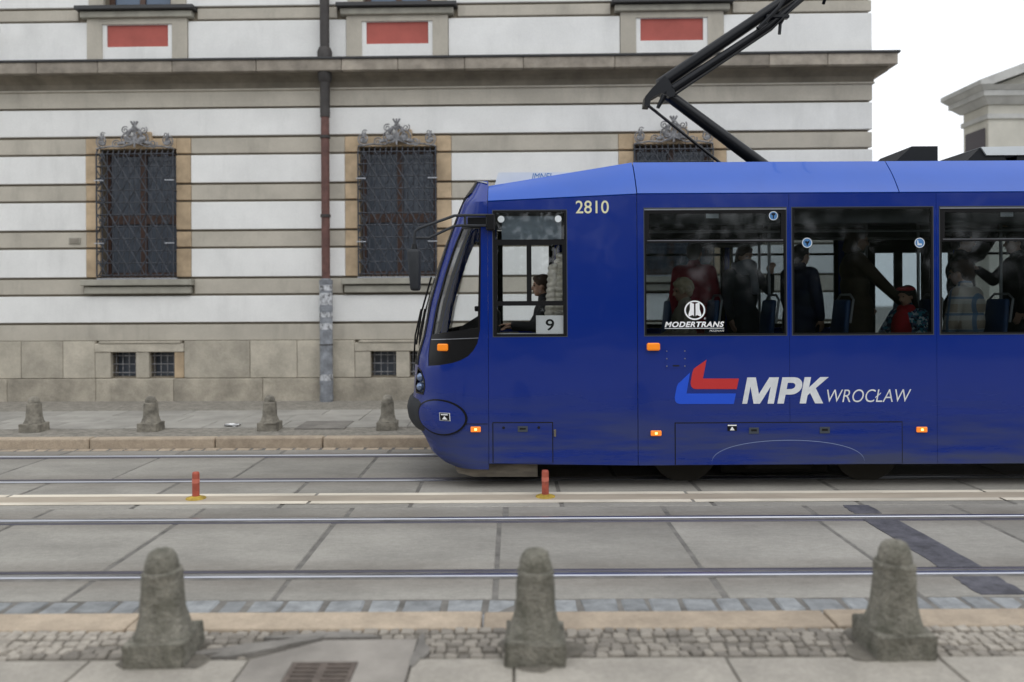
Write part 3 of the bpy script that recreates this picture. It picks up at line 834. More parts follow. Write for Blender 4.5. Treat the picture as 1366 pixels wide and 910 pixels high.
# barred ground-floor windows with wrought-iron cages
def spiral(bm, cx, cz, y, r0, turns, s, rad, start=0.0):
    pts = []
    n = int(14 * turns)
    for k in range(n + 1):
        a = start + s * 2 * math.pi * turns * k / n; r = r0 * (1 - .82 * k / n)
        pts.append((cx + r * math.cos(a), y, cz + r * math.sin(a)))
    tube(bm, pts, rad, 6)
for wi, c in enumerate(WC):
    fr = link('window_frame', patch(rect(c - .70, c + .70, 2.37, 4.71), [rect(c - .62, c - .06, 2.46, 3.36), rect(c + .06, c + .62, 2.46, 3.36), rect(c - .62, c - .06, 3.52, 4.62), rect(c + .06, c + .62, 3.52, 4.62)],
              lambda u, v: (u, .20, v), lambda u, v: (u, .29, v)), M['brownwood'], pal)
    for (a, b) in ((-.63, -.05), (.05, .63)):
        for (z0, z1) in ((2.45, 3.37), (3.51, 4.63)):
            link('pane', bx(c + a, c + b, .235, .245, z0, z1), M['wpane'], fr)
    X0, X1, Z0, Z1, YF = c - .70, c + .70, 2.36, 4.70, -.14
    g = bmesh.new()
    nb = 15
    for k in range(nb):
        x = X0 + (X1 - X0) * k / (nb - 1)
        tube(g, [(x, .02, Z0), (x, YF, Z0 + .02), (x, YF, Z1 - .10), (x, YF + .05, Z1)], .0105 if k not in (0, nb - 1) else .015, 5)
    for k in range(11):
        z = Z0 + .04 + (Z1 - Z0 - .14) * k / 10
        tube(g, [(X0, .05, z), (X0, YF - .008, z), (X1, YF - .008, z), (X1, .05, z)], .0105, 5)
    for k in range(-6, 7):          # diagonal lattice
        for s in (-1, 1):
            pts = []
            for j in range(25):
                z = Z0 + .04 + (Z1 - Z0 - .14) * j / 24
                x = c + k * .233 + s * (z - (Z0 + Z1) / 2) * .58
                if X0 <= x <= X1: pts.append((x, YF - .016, z))
            if len(pts) > 2: tube(g, [pts[0], pts[-1]], .0105, 5)
    for s in (-1, 1):               # C-scrolls down both sides
        for k in range(6):
            spiral(g, c + s * .60, 2.62 + k * .38, YF - .02, .075, 1.5, s, .009, 1.6)
    gr = link('grille', g, M['iron'], pal)
    cr = bmesh.new()
    for s in (-1, 1):
        spiral(cr, c + s * .60, 4.83, YF, .11, 2.0, s, .013, -1.2)
        spiral(cr, c + s * .58, 4.95, YF, .05, 1.2, -s, .010, .5)
        spiral(cr, c + s * .34, 4.78, YF, .08, 1.6, -s, .012, .4)
        spiral(cr, c + s * .13, 4.88, YF, .13, 1.8, s, .014, -.6)
        spiral(cr, c + s * .17, 5.03, YF, .07, 1.5, -s, .011, .9)
        tube(cr, [(c + s * .70, YF, 4.70), (c + s * .45, YF, 4.74), (c + s * .22, YF, 4.73), (c, YF, 4.82)], .016, 6)
    for (dx, dz, rx, rz, ra) in ((0, 4.86, .05, .10, 0), (-.12, 4.86, .10, .055, .5), (.12, 4.86, .10, .055, -.5), (-.10, 4.99, .035, .085, .5), (.10, 4.99, .035, .085, -.5), (-.24, 4.80, .09, .035, -.2), (.24, 4.80, .09, .035, .2), (-.60, 4.80, .075, .05, .3), (.60, 4.80, .075, .05, -.3), (-.60, 4.90, .03, .07, -.2), (.60, 4.90, .03, .07, .2), (0, 5.03, .06, .05, 0)):
        bmesh.ops.create_icosphere(cr, subdivisions=2, radius=1, matrix=Matrix.Translation((c + dx, YF + .01, dz)) @ Matrix.Rotation(ra, 4, 'Y') @ Matrix.Diagonal((rx, .025, rz, 1)))     # beaten leaves and rosettes
    tube(cr, [(c, YF, 4.72), (c, YF, 5.16)], .018, 6)
    spiral(cr, c, 5.05, YF - .02, .06, 1.0, 1, .012)
    for dx in (-.06, 0, .06): tube(cr, [(c, YF, 5.08), (c + dx, YF, 5.19)], [.014, .02], 6)
    link('crest', cr, M['iron_grey'], gr)
    br = bmesh.new()
    for s in (-1, 1):
        for z in (4.12, 2.98): box(br, *sorted((c + s * .56, c + s * .73)), YF - .03, YF - .018, z - .008, z + .008)
    link('bracket', br, M['zinc'], gr)

v = link('wall_vent', bx(-8.12, -7.91, -.01, .02, 2.985, 3.10, b=.005), M['sill'], pal)
bm = bmesh.new()
for k in range(4): box(bm, -8.10, -7.93, -.016, -.006, 3.0 + k * .024, 3.012 + k * .024)
link('louvre', bm, M['cornice'], v)

# downpipe with stickers
dp = tag(empty('drainpipe', (-3.345, 14.43, PH)), 'tall drainpipe on the pale wall, dark above, red in the middle, stickered grey below', 'pipe')
link('upper_pipe', tb([(0, 0, 5.35), (0, 0, 8.9)], .085, 16), M['pipe_dark'], dp, smooth=True)
link('hopper', tb([(0, -.0, 5.72), (0, 0, 5.78), (0, 0, 6.27), (0, 0, 6.35)], [.09, .125, .135, .10], 16), M['pipe_dark'], dp, smooth=True)
link('lower_dark_pipe', tb([(0, 0, 5.1), (0, 0, 5.72)], .088, 16), M['pipe_dark'], dp, smooth=True)
link('red_pipe', tb([(0, 0, 2.2), (0, 0, 5.1)], .075, 16), M['pipe_red'], dp, smooth=True)
for z in (4.72, 3.3): link('collar', tb([(0, 0, z), (0, 0, z + .05)], .092, 16), M['pipe_dark'], dp, smooth=True)
sl = link('standpipe', tb([(0, 0, -.02), (0, 0, 2.13), (0, 0, 2.2)], [.115, .115, .08], 18), M['pipe_grey'], dp, smooth=True)
for z in (2.1, 1.62, .30, .02): link('band', tb([(0, 0, z), (0, 0, z + .07)], .122, 18), M['pipe_grey'], dp, smooth=True)
link('band', tb([(0, 0, 1.0), (0, 0, 1.02)], .119, 18), M['pipe_dark'], dp, smooth=True)
for z, h in ((1.98, .10), (1.72, .22), (1.50, .09), (.36, .12), (1.28, .12)):
    link('sticker', tb([(0, 0, z), (0, 0, z + h)], .1175, 18), M['sticker'], dp, smooth=True)

wl_ = tag(empty('wall_lamp', (-9.42, 14.60, 6.85)), 'small grey floodlight on the pale wall above the cornice', 'lamp')
link('arm', tb([(-.3, .12, .12), (-.1, -.1, .08), (.1, -.22, .03)], .015, 8), M['pipe_dark'], wl_)
link('lamp_head', bx(.02, .24, -.34, -.16, -.10, .03, b=.03, seg=2), M['sill'], wl_)

# ------------------------------------------------------------------ pedimented gateway beyond the palace
gt = tag(empty('pedimented_gateway', (14.65, 20.6, 0)), 'pale stone gateway with a pediment showing above the tram roof at right', 'gateway')
M['gate_wall'] = mat('gateway render', (.62, .60, .53), .85, var=.15, vscale=1)
M['gate_stone'] = mat('gateway cornice', (.54, .54, .52), .8, var=.2, vscale=1.5)
HW_, T2 = 2.72, .55
P = [(-HW_, 0), (-1.35, 0), (-1.35, 3.4)] + [(-1.35 * math.cos(a), 3.4 + 1.35 * math.sin(a)) for a in [math.pi * k / 16 for k in range(1, 16)]] + [(1.35, 3.4), (1.35, 0), (HW_, 0), (HW_, 6.75), (-HW_, 6.75)]
link('wall', plate(P, [], -T2, T2), M['gate_wall'], gt)
def ring(name, p, z0, z1, m, p2=None):
    """moulding running round the gateway; p2 = projection at the top"""
    p2 = p if p2 is None else p2
    bm = bmesh.new()
    lo = [bm.verts.new((s * (HW_ + p), t * (T2 + p), z0)) for s, t in ((-1, -1), (1, -1), (1, 1), (-1, 1))]
    hi = [bm.verts.new((s * (HW_ + p2), t * (T2 + p2), z1)) for s, t in ((-1, -1), (1, -1), (1, 1), (-1, 1))]
    for k in range(4): bm.faces.new((lo[k], lo[(k + 1) % 4], hi[(k + 1) % 4], hi[k]))
    bm.faces.new(lo[::-1]); bm.faces.new(hi)
    return link(name, bm, m, gt)
ring('architrave', .05, 6.40, 6.52, M['gate_stone'])
ring('bed_moulding', .06, 6.752, 6.92, M['gate_stone'], .22)
ring('corona', .26, 6.922, 7.06, M['gate_stone'])
ring('sima', .28, 7.062, 7.17, M['gate_stone'], .38)
AP = 7.17 + 1.16
bm = bmesh.new(); prism(bm, [(-HW_, 7.172), (HW_, 7.172), (0, AP - .12)], -T2 + .02, T2 - .02, 'y'); link('tympanum', bm, M['gate_wall'], gt)
for s in (-1, 1):
    bm = bmesh.new()
    P = [(s * (HW_ + .40), 7.175), (s * (HW_ + .40), 7.29), (0, AP + .12), (0, AP - .12), (s * (HW_ + .12), 7.175)]
    prism(bm, P, -T2 - .38, T2 + .38, 'y')
    link('raking_cornice', bm, M['gate_stone'], gt)
M['reveal_shade'] = mat('grey purple reveal shade', (.10, .09, .10), .8)
link('side_panel', bx(-HW_ - .03, -HW_ - .002, -.42, .42, 3.0, 6.2), M['reveal_shade'], gt)  # flat dark sheet standing for a shadowed reveal, its shade put in colour

# ------------------------------------------------------------------ park trees across the street, mirrored in the tram
lf = bmesh.new(); rnd = random.Random(3)
trunks = []
for k in range(34):
    cx = -46 + k * 2.8 + rnd.uniform(-1, 1); cy = rnd.uniform(-19, -14); h = rnd.uniform(8.5, 13)
    trunks.append((cx, cy, h))
    for j in range(1900):
        a = rnd.uniform(0, 6.28); zz = rnd.random() ** 1.7; r = 2.7 * math.sqrt(rnd.random()) * (1.0 - .55 * abs(zz - .4))
        p = Vector((cx + r * math.cos(a), cy + r * math.sin(a), .5 + zz * (h - .5)))
        s = rnd.uniform(.10, .24) * (1.5 - .9 * zz)
        u = Vector((rnd.gauss(0, 1), rnd.gauss(0, 1), rnd.gauss(0, 1))).normalized(); w = u.orthogonal()
        lf.faces.new([lf.verts.new(p + u * s), lf.verts.new(p + w * s * .6), lf.verts.new(p - u * s), lf.verts.new(p - w * s * .6)])
for (cx, cy, h) in trunks: tube(lf, [(cx, cy, -.1), (cx + .1, cy, h * .4), (cx, cy, h * .85)], [.2, .15, .04], 6)
me = bpy.data.meshes.new('park_trees'); lf.to_mesh(me); lf.free(); me.materials.append(M['leaf'])
tag(link('park_trees', me, None), kind='stuff', label='dense dark trees of the park across the street, mirrored in the tram', cat='trees')
# ------------------------------------------------------------------ tram
tram = tag(empty('tram', (0, 9.175, 0)), 'blue city tram numbered 2810 passing with route board 9 in its cab window', 'tram')
HWT = 1.175          # half width
XS = -.24            # cab seam
XE = 12.35           # rear end
ZTAB = [(.19, .69), (.216, .78), (.298, .90), (.40, .95), (.468, .985), (.54, 1.04), (.63, 1.09), (.754, 1.11), (.835, 1.105), (.884, 1.09), (1.19, 1.075), (1.315, 1.06), (1.526, 1.0), (1.859, .94), (2.209, .84), (2.477, .745), (2.85, .59), (2.973, .51), (3.06, .45), (3.144, .39)]
WTAB = [(0, 1.12), (.25, 1.165), (.6, 1.175), (2.88, 1.175), (3.06, .98), (3.144, .90)]
def interp(t, x):
    if x <= t[0][0]: return t[0][1]
    for (a, b), (c, d) in zip(t, t[1:]):
        if x <= c: return b + (d - b) * (x - a) / (c - a)
    return t[-1][1]
# q runs 0..2 round the nose from the near seam over the tip (1) to the far seam, even in arc length
_tab = []; _s = 0; _p = None
for k in range(2001):
    a = math.pi / 2 * k / 2000
    p = (.8 * math.sin(a) ** (2 / 3), 1.175 * math.cos(a) ** (2 / 3) if k < 2000 else 0)
    if _p: _s += math.hypot(p[0] - _p[0], p[1] - _p[1])
    _tab.append(_s); _p = p
def q_of_a(deg): return _tab[int(deg / 90 * 2000)] / _s
def a_of_q(q):
    lo, hi = 0, 2000; t = q * _s
    while hi - lo > 1:
        m = (lo + hi) // 2
        if _tab[m] <= t: lo = m
        else: hi = m
    f = (t - _tab[lo]) / max(1e-9, _tab[hi] - _tab[lo])
    return math.pi / 2 * (lo + f) / 2000
def nose(q, z, off=0.0):
    far = q > 1
    a = a_of_q(min(1, 2 - q if far else q))
    L = interp(ZTAB, z) + XS; w = interp(WTAB, z)
    s, c = math.sin(a), max(0, math.cos(a))
    x = XS - L * s ** (2 / 3); y = -w * c ** (2 / 3)
    if off:
        nx, ny = -(s ** (4 / 3)) / max(L, .05), -(c ** (4 / 3)) / w
        d = math.hypot(nx, ny); x += off * nx / d; y += off * ny / d
    return (x, -y if far else y, z)
def skin(off, inner): return (lambda u, v: nose(u, v, off)), (lambda u, v: nose(u, v, inner))
def pa(pts): return [(q_of_a(a), z) for a, z in pts]
def mirror(P): return [(2 - u, v) for u, v in P][::-1]

quarter = pa([(3.4, 2.645), (2.3, 2.27), (2.0, 1.9), (2.0, 1.6), (3.0, 1.46), (4.6, 1.39), (7.0, 1.335), (11.5, 1.29), (17.5, 1.262), (28, 1.238), (40, 1.225), (44, 1.50), (42.5, 1.75), (38.5, 2.11), (33.5, 2.42), (27, 2.645)])
screen = [(q_of_a(58), 1.22), (q_of_a(54), 1.6), (q_of_a(49), 2.2), (q_of_a(43), 2.80), (q_of_a(42), 2.97)]
screen = screen + mirror(screen)
domain = [(0, .20), (2, .20), (2, 3.12), (0, 3.12)]
fo, fi = skin(0, -.04)
lamp_n = pa([(45, .925), (43, 1.0), (44, 1.08), (50, 1.17), (58, 1.20), (64, 1.0), (60, .925)])
link('cab_shell', patch(domain, [quarter, mirror(quarter), screen, lamp_n, mirror(lamp_n)], fo, fi, .045), M['blue'], tram, smooth=True)
link('nose_roof', patch([(XS, .0)] and [nose(q, 3.12)[:2] for q in [2 * k / 40 for k in range(41)]], [], lambda u, v: (u, v, 3.12), lambda u, v: (u, v, 3.08)), M['blue_skylit'], tram)
# corner quarter lights: clear pane above, black sill panel below, black band all round
for P in (quarter, mirror(quarter)):
    near = P is quarter
    fo, fi = skin(-.004, -.03)
    zline = lambda u: 1.512 if near else 1.512
    low = [(u, v) for u, v in P if v <= 1.5]
    umin, umax = min(u for u, v in P), max(u for u, v in P)
    inset = [((u - (umin + umax) / 2) * .91 + (umin + umax) / 2, max(1.545, (v - 1.95) * .95 + 1.95)) for u, v in P if v >= 1.47]
    fr = link('quarter_light', patch(P, [inset], fo, fi, .04), M['black'], tram, smooth=True)
    link('pane', patch(inset, [], lambda u, v: nose(u, v, -.012), None, .04), M['clear'], fr, smooth=True)
    fo2, fi2 = skin(.004, -.004)
    us = sorted(u for u, v in P if 1.4 < v < 1.55)
    link('beading', patch([(umin + .01, 1.512), (umax - .02, 1.49), (umax - .02, 1.497), (umin + .01, 1.519)], [], fo2, fi2, .04), M['edge'], fr)
fo, fi = skin(-.002, -.02)
link('windscreen', patch(screen, [], lambda u, v: nose(u, v, -.01), None, .05), M['clear'], tram, smooth=True)
sm = [((u - 1) * .93 + 1, (v - 2.05) * .95 + 2.05) for u, v in screen]
fo, fi = skin(.006, -.02)
link('windscreen_seal', patch(screen, [sm], fo, fi, .05), M['rubber'], tram, smooth=True)
for P in (lamp_n, mirror(lamp_n)):
    cu = sum(u for u, v in P) / len(P)
    hl = link('headlamp', patch(P, [], lambda u, v: nose(u, v, -.035), None, .04), M['lamp_glass'], tram)
    for z in (1.0, 1.10):
        c = Vector(nose(cu, z, -.01)); bm = bmesh.new(); bmesh.ops.create_icosphere(bm, subdivisions=2, radius=.046, matrix=Matrix.Translation(c))
        link('lamp', bm, M['lamp_glass'], hl, smooth=True)
    fo, fi = skin(.004, -.02)
    Pi = [((u - cu) * .84 + cu, (v - 1.05) * .86 + 1.05) for u, v in P]
    link('lamp_rim', patch(P, [Pi], fo, fi, .04), M['black'], hl)
# wrap-round bumper
bp = bmesh.new(); rows = []
for k in range(49):
    q = q_of_a(40) + (2 - 2 * q_of_a(40)) * k / 48
    tap = min(1, min(q - q_of_a(40), 2 - q_of_a(40) - q) / .22 + .05)
    rows.append([bp.verts.new(nose(q, .70 + .175 * math.sin(t), .075 * tap * max(0, math.cos(t)) ** .6 - .02)) for t in [R(-90 + 180 * j / 10) for j in range(11)]])
for a, b in zip(rows, rows[1:]):
    for j in range(10): bp.faces.new((a[j], a[j + 1], b[j + 1], b[j]))
link('bumper', bp, M['bumper'], tram, smooth='all')
# oval corner covers with jacking-point mark
oc = (q_of_a(27.5), .715); ou = oc[0] - q_of_a(8)
for side in (0, 1):
    E0 = ellipse(oc[0], oc[1], ou + .012, .182, 40); E1 = ellipse(oc[0], oc[1], ou, .168, 40); E2 = ellipse(oc[0], oc[1], ou - .012, .154, 40)
    if side: E0, E1, E2 = mirror(E0), mirror(E1), mirror(E2)
    fo, fi = skin(.014, -.01)
    r = link('oval_rim', patch(E0, [E1], fo, fi, .04), M['black'], tram, smooth=True)
    fo, fi = skin(.012, -.01)
    c = link('oval_cover', patch(E1, [], fo, fi, .04), M['blue'], tram, smooth=True)
    if side == 0:
        u0 = q_of_a(21); fo, fi = skin(.0165, .011)
        for (a, b, z0, z1, mm, o2) in ((-.032, .032, .685, .765, 'decal_white', 0), (-.028, .028, .690, .760, 'black', .002)):
            fo, fi = skin(.0165 + o2, .011); link('jacking_mark', patch(rect(u0 + a, u0 + b, z0, z1), [], fo, fi), M[mm], c)
        fo, fi = skin(.0205, .011)
        link('jacking_symbol', patch([(u0 - .016, .699), (u0 + .016, .699), (u0, .733)], [], fo, fi), M['decal_pure'], c)
        link('jacking_bar', patch(rect(u0 - .02, u0 + .02, .742, .752), [], fo, fi), M['decal_pure'], c)
# lower nose seam and side seam
fo, fi = skin(.003, -.01)
link('nose_seam', patch([(.004, .655), (q_of_a(8.2), .655), (q_of_a(8.2), .661), (.004, .661)], [], fo, fi, .05), M['gap'], tram)

# black hood over the top of the windscreen, with a pale trim behind it
fo, fi = skin(.016, -.02)
qh = q_of_a(30)
link('windscreen_hood', patch([(qh, 2.99), (qh + .05, 2.96), (2 - qh - .05, 2.96), (2 - qh, 2.99), (2 - qh, 3.135), (qh, 3.135)], [], fo, fi, .05), M['black'], tram, smooth=True)
fo, fi = skin(.012, -.02)
link('hood_trim', patch([(.02, 3.085), (qh - .002, 3.122), (qh - .002, 3.135), (.02, 3.10)], [], fo, fi, .05), M['edge'], tram, smooth=True)

# ---- side walls
WIN = []
for k in range(7): WIN.append((1.323 + k * 1.4735, 2.736 + k * 1.4735 - (.01 if k else 0)))
CABW = (-.187, .546, 1.529, 2.785)
WZ0, WZ1 = 1.53, 2.80
ZS = .237
fm = lambda P: P
pan = [(XS + .004, .262), (1.247, ZS), (1.247, 2.938), (XS + .004, 2.872)]
sp0 = link('side_panel', plate(pan, [rect(*CABW)], -HWT, -HWT + .03), M['blue'], tram)
xs = [1.253] + [(WIN[k][1] + WIN[k + 1][0]) / 2 for k in range(6)] + [XE]
for k in range(7):
    link('side_panel', plate(rect(xs[k] + (.0015 if k else 0), xs[k + 1] - .0015, ZS, 2.94), [rect(WIN[k][0], WIN[k][1], WZ0, WZ1)], -HWT, -HWT + .03), M['blue'], tram)
FARW = [w for k, w in enumerate(WIN) if k not in (2, 5)]
DOORS = [WIN[2], WIN[5]]
holes = [rect(a, b, WZ0, WZ1) for a, b in WIN] + [rect(*CABW)]
link('inner_lining', plate(rect(XS + .01, XE, ZS + .02, 2.87), holes, -HWT + .031, -HWT + .06), M['inner'], tram)
fhole = [rect(a, b, WZ0, WZ1) for a, b in FARW] + [rect(a, b, .42, WZ1) for a, b in DOORS] + [rect(CABW[0], CABW[1], WZ0, WZ1)]
link('far_side', plate(rect(XS + .004, XE, ZS, 2.94), fhole, HWT, HWT - .05), M['blue'], tram)
link('rear_wall', plate([(-HWT, ZS), (HWT, ZS), (HWT, 2.94), (.875, 3.3), (-.875, 3.3), (-HWT, 2.94)], [], 0, .05), M['blue'], tram, rot=(0, 0, R(90)), loc=(XE + .055, 0, 0))
# ---- roof
def cove(s, x0, x1, z0a, z0b, za, zb, ya, yb):
    bm = bmesh.new()
    q = [(x0, -HWT, z0a), (x1, -HWT, z0b), (x1, yb, zb), (x0, ya, za)]
    q = [Vector(v) for v in q]; n = 12
    def pt(i, j, d): 
        p = q[0].lerp(q[1], i / n).lerp(q[3].lerp(q[2], i / n), j / 6)
        bow = .012 * math.sin(math.pi * j / 6)
        return bm.verts.new((p.x, (p.y - bow + d * .03) * s, p.z + bow - d * .025))
    A = [[pt(i, j, 0) for j in range(7)] for i in range(n + 1)]; B = [[pt(i, j, 1) for j in range(7)] for i in range(n + 1)]
    for i in range(n):
        for j in range(6):
            bm.faces.new((A[i][j], A[i + 1][j], A[i + 1][j + 1], A[i][j + 1])); bm.faces.new((B[i][j], B[i][j + 1], B[i + 1][j + 1], B[i + 1][j]))
        for j in (0, 6): bm.faces.new((A[i][j], B[i][j], B[i + 1][j], A[i + 1][j]))
    for j in range(6):
        for i in (0, n): bm.faces.new((A[i][j], A[i][j + 1], B[i][j + 1], B[i][j]))
    return bm
for s in (1, -1):
    link('roof_cove', cove(s, XS + .006, 1.246, 2.885, 2.949, 3.062, 3.31, -.96, -.875), M['blue_skylit'], tram, smooth=True)
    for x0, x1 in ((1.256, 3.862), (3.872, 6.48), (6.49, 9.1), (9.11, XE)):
        link('roof_cove', cove(s, x0, x1, 2.952, 2.952, 3.31, 3.31, -.875, -.875), M['blue_skylit'], tram, smooth=True)
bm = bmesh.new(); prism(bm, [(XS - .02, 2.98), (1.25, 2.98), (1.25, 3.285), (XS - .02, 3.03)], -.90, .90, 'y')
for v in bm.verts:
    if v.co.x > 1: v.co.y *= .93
link('front_roof', bm, M['blue_skylit'], tram)
link('roof_deck', bx(1.252, XE, -.89, .89, 3.20, 3.285), M['roofgrey'], tram)
link('roof_core', bx(1.22, XE - .01, -HWT + .035, HWT - .055, 2.88, 2.955), M['gap'], tram)
link('cab_roof_core', bx(XS + .02, 1.215, -HWT + .05, HWT - .055, 2.86, 2.878), M['gap'], tram)
link('ceiling', bx(-.2, XE - .01, -HWT + .065, HWT - .06, 2.80, 2.87), M['ceil'], tram)
for s in (-1, 1): link('ceiling_duct', bx(.7, XE - .01, *sorted((s * (HWT - .34), s * (HWT - .16))), 2.66, 2.80), M['ceil'], tram)
link('floor', bx(.62, XE - .01, -HWT + .065, HWT - .06, .78, .86), M['floor'], tram)
link('cab_floor', bx(-.75, .60, -.95, .95, .78, .84), M['floor'], tram)

# ---- windows
def side_window(x0, x1, z0, z1, s, hopper, m, ft=.018, name='side_window', label=None):
    y = -HWT if s > 0 else HWT
    fr = link(name, plate(rect(x0 + .001, x1 - .001, z0 + .001, z1 - .001), [rect(x0 + ft, x1 - ft, z0 + ft, z1 - ft)] if not hopper else [rect(x0 + ft, x1 - ft, z0 + ft, 2.455), rect(x0 + .05, x1 - .05, 2.485, z1 - .055)], y - s * .002, y + s * .028), M['rubber'], tram)
    if not hopper:
        link('pane', plate(rect(x0 + ft - .004, x1 - ft + .004, z0 + ft - .004, z1 - ft + .004), [], y + s * .004, y + s * .009), m, fr)
    else:
        link('pane', plate(rect(x0 + ft - .004, x1 - ft + .004, z0 + ft - .004, 2.459), [], y + s * .004, y + s * .009), m, fr)
        link('hopper_pane', plate(rect(x0 + .046, x1 - .046, 2.481, z1 - .05), [], y + s * .006, y + s * .011), m, fr)
        link('hopper_bar', plate(rect(x0 + .03, x1 - .03, 2.474, 2.480), [], y - s * .005, y), M['edge'], fr)
        link('drip_rail', plate(rect(x0, x1, z1 - .02, z1 - .006), [], y - s * .010, y - s * .003), M['edge'], fr)
        link('hopper_latch', plate(rect((x0 + x1) / 2 - .085, (x0 + x1) / 2 + .04, 2.70, 2.752), [], y + s * .013, y + s * .02), M['decal_white'], fr)
    link('window_edge', plate(rect(x0 - .007, x1 + .007, z0 - .007, z1 + .007), [rect(x0, x1, z0, z1)], y - s * .003, y + s * .01), M['handle'], fr)
    return fr
wins = []
for k, (a, b) in enumerate(WIN): wins.append(side_window(a, b, WZ0, WZ1, 1, k % 2 == 0, M['tint']))
for k, (a, b) in enumerate(FARW): side_window(a, b, WZ0, WZ1, -1, True, M['tint'], .05)
side_window(*CABW, -1, False, M['clear'], .07)
for (a, b) in DOORS:
    d = link('door', plate(rect(a + .002, b - .002, .422, WZ1 - .002), [rect(a + .05 + (b - a) / 4 * j, a - .05 + (b - a) / 4 * (j + 1), .7, 2.48) for j in range(4)], HWT - .002, HWT - .04), M['black'], tram)
    for (p0, p1) in [(a + .045 + (b - a) / 4 * j, a - .045 + (b - a) / 4 * (j + 1)) for j in range(4)]:
        link('pane', plate(rect(p0, p1, .695, 2.485), [], HWT - .022, HWT - .017), M['tint'], d)
# cab side window: roller-blind light, sliding light, lower light
y = -HWT
cw = link('cab_window', plate(rect(CABW[0] + .001, CABW[1] - .001, CABW[2] + .001, CABW[3] - .001), [rect(-.165, .524, 2.495, 2.765), rect(-.145, .148, 1.882, 2.44), rect(.196, .505, 1.882, 2.44), rect(-.152, .512, 1.552, 1.835)], y - .003, y + .03), M['rubber'], tram)
for (x0, x1, z0, z1) in ((-.15, .152, 1.878, 2.444), (.192, .51, 1.878, 2.444), (-.156, .516, 1.548, 1.839)):
    link('pane', plate(rect(x0, x1, z0, z1), [], y + .006, y + .011), M['clear'], cw)
link('blind_pane', plate(rect(-.169, .528, 2.491, 2.769), [], y + .006, y + .011), M['screen'], cw)
bl = link('sun_blind', plate(rect(-.10, .50, 2.50, 2.735), [], y + .06, y + .064), M['blind'], cw)
for x in (-.105, .465): link('suction_disc', plate(ellipse(x, 2.70, .034, .034, 20), [], y + .004, y + .0055), M['roofwhite'], cw)
link('cab_window_edge', plate(rect(CABW[0] - .007, CABW[1] + .007, CABW[2] - .007, CABW[3] + .007), [rect(*CABW)], y - .002, y + .01), M['handle'], cw)
rb = link('route_board', plate(rect(.239, .516, 1.552, 1.737), [], y + .013, y + .016), M['decal_pure'], cw)
text('route_number', '9', .335, .420, 1.585, 1.70, y + .0125, M['black'], cw, bold=.012)

# ---- signs, decals
Y0 = -HWT - .0035
text('fleet_number', '2810', .640, .970, 2.752, 2.880, Y0, M['cream'], tram, bold=.006)
def decal(name, P, m, y=Y0, holes=(), parent=tram): return link(name, plate(P, list(holes), y, y + .0025), m, parent)
def rnd_corner(P): return P
decal('logo_red', [(1.809, 1.198), (1.936, 1.287), (1.899, 1.100), (2.258, 1.098), (2.236, .993), (1.824, .996), (1.800, 1.003), (1.783, 1.022), (1.777, 1.05), (1.779, 1.078), (1.795, 1.16)], M['decal_red'])
decal('logo_blue', [(1.652, 1.049), (1.772, 1.160), (1.735, .951), (2.228, .949), (2.206, .844), (1.667, .847), (1.64, .855), (1.622, .877), (1.617, .91), (1.622, .94), (1.638, 1.02)], M['decal_blue'])
# bold italic lettering drawn as outlines
def glyphs(name, outlines, x0, z0, w, h, shear, m):
    for P, hs in outlines:
        f = lambda u, v: (x0 + u * w + v * shear, z0 + v * h)
        decal(name, [f(*p) for p in P], m, holes=[[f(*p) for p in hl] for hl in hs])
bowl = lambda cx, cz, a, b, n=10: [(cx + a * math.sin(math.pi * k / n), cz + b * math.cos(math.pi * k / n)) for k in range(n + 1)]
SH = .052; MZ, MH = .846, .262
glyphs('letter_m', [([(0, 0), (.155, 0), (.155, .66), (.36, 0), (.56, 0), (.80, .66), (.80, 0), (1, 0), (1, 1), (.70, 1), (.47, .36), (.27, 1), (0, 1)], [])], 2.290, MZ, .315, MH, SH, M['decal_white'])
glyphs('letter_p', [([(0, 0), (.30, 0), (.30, .34), (.55, .34)] + [(.55 + .45 * math.sin(t), .67 - .33 * math.cos(t)) for t in [math.pi * k / 10 for k in range(1, 10)]] + [(.55, 1), (0, 1)], [[(.30, .55), (.50, .55)] + [(.50 + .18 * math.sin(t), .67 - .12 * math.cos(t)) for t in [math.pi * k / 8 for k in range(1, 8)]] + [(.50, .79), (.30, .79)]])], 2.640, MZ, .215, MH, SH, M['decal_white'])
glyphs('letter_k', [([(0, 0), (.27, 0), (.27, .30), (.36, .40), (.66, 0), (1.0, 0), (.56, .58), (1.02, 1), (.66, 1), (.27, .60), (.27, 1), (0, 1)], [])], 2.862, MZ, .235, MH, SH, M['decal_white'])
text('city_name', 'WROC\u0141AW', 3.136, 3.976, .856, .984, Y0, M['decal_white'], tram, shear=.22, bold=-.006)
# maker's mark on the first passenger window
YW = -HWT - .004
w1 = wins[0]
decal('maker_ring', ellipse(1.822, 1.781, .104, .097, 36), M['decal_pure'], YW, [ellipse(1.822, 1.781, .089, .083, 36)], w1)
for s in (-1, 1):
    decal('maker_emblem', [(1.822 + s * q[0], q[1]) for q in [(.008, 1.72), (.008, 1.845), (.048, 1.862), (.048, 1.79), (.066, 1.735), (.058, 1.718), (.020, 1.735)]][::s], M['decal_pure'], YW, (), w1)
text('maker_name', 'MODERTRANS', 1.520, 2.114, 1.612, 1.668, YW, M['decal_pure'], w1, shear=.25, bold=.035, spacing=1.12)
decal('maker_rule', rect(1.520, 2.112, 1.598, 1.604), M['decal_white'], YW, (), w1)
text('maker_town', 'POZNA\u0143', 1.968, 2.112, 1.566, 1.592, YW, M['decal_white'], w1, shear=.2)
text('registered_mark', '\u00ae', 1.912, 1.932, 1.688, 1.708, YW, M['decal_white'], w1)
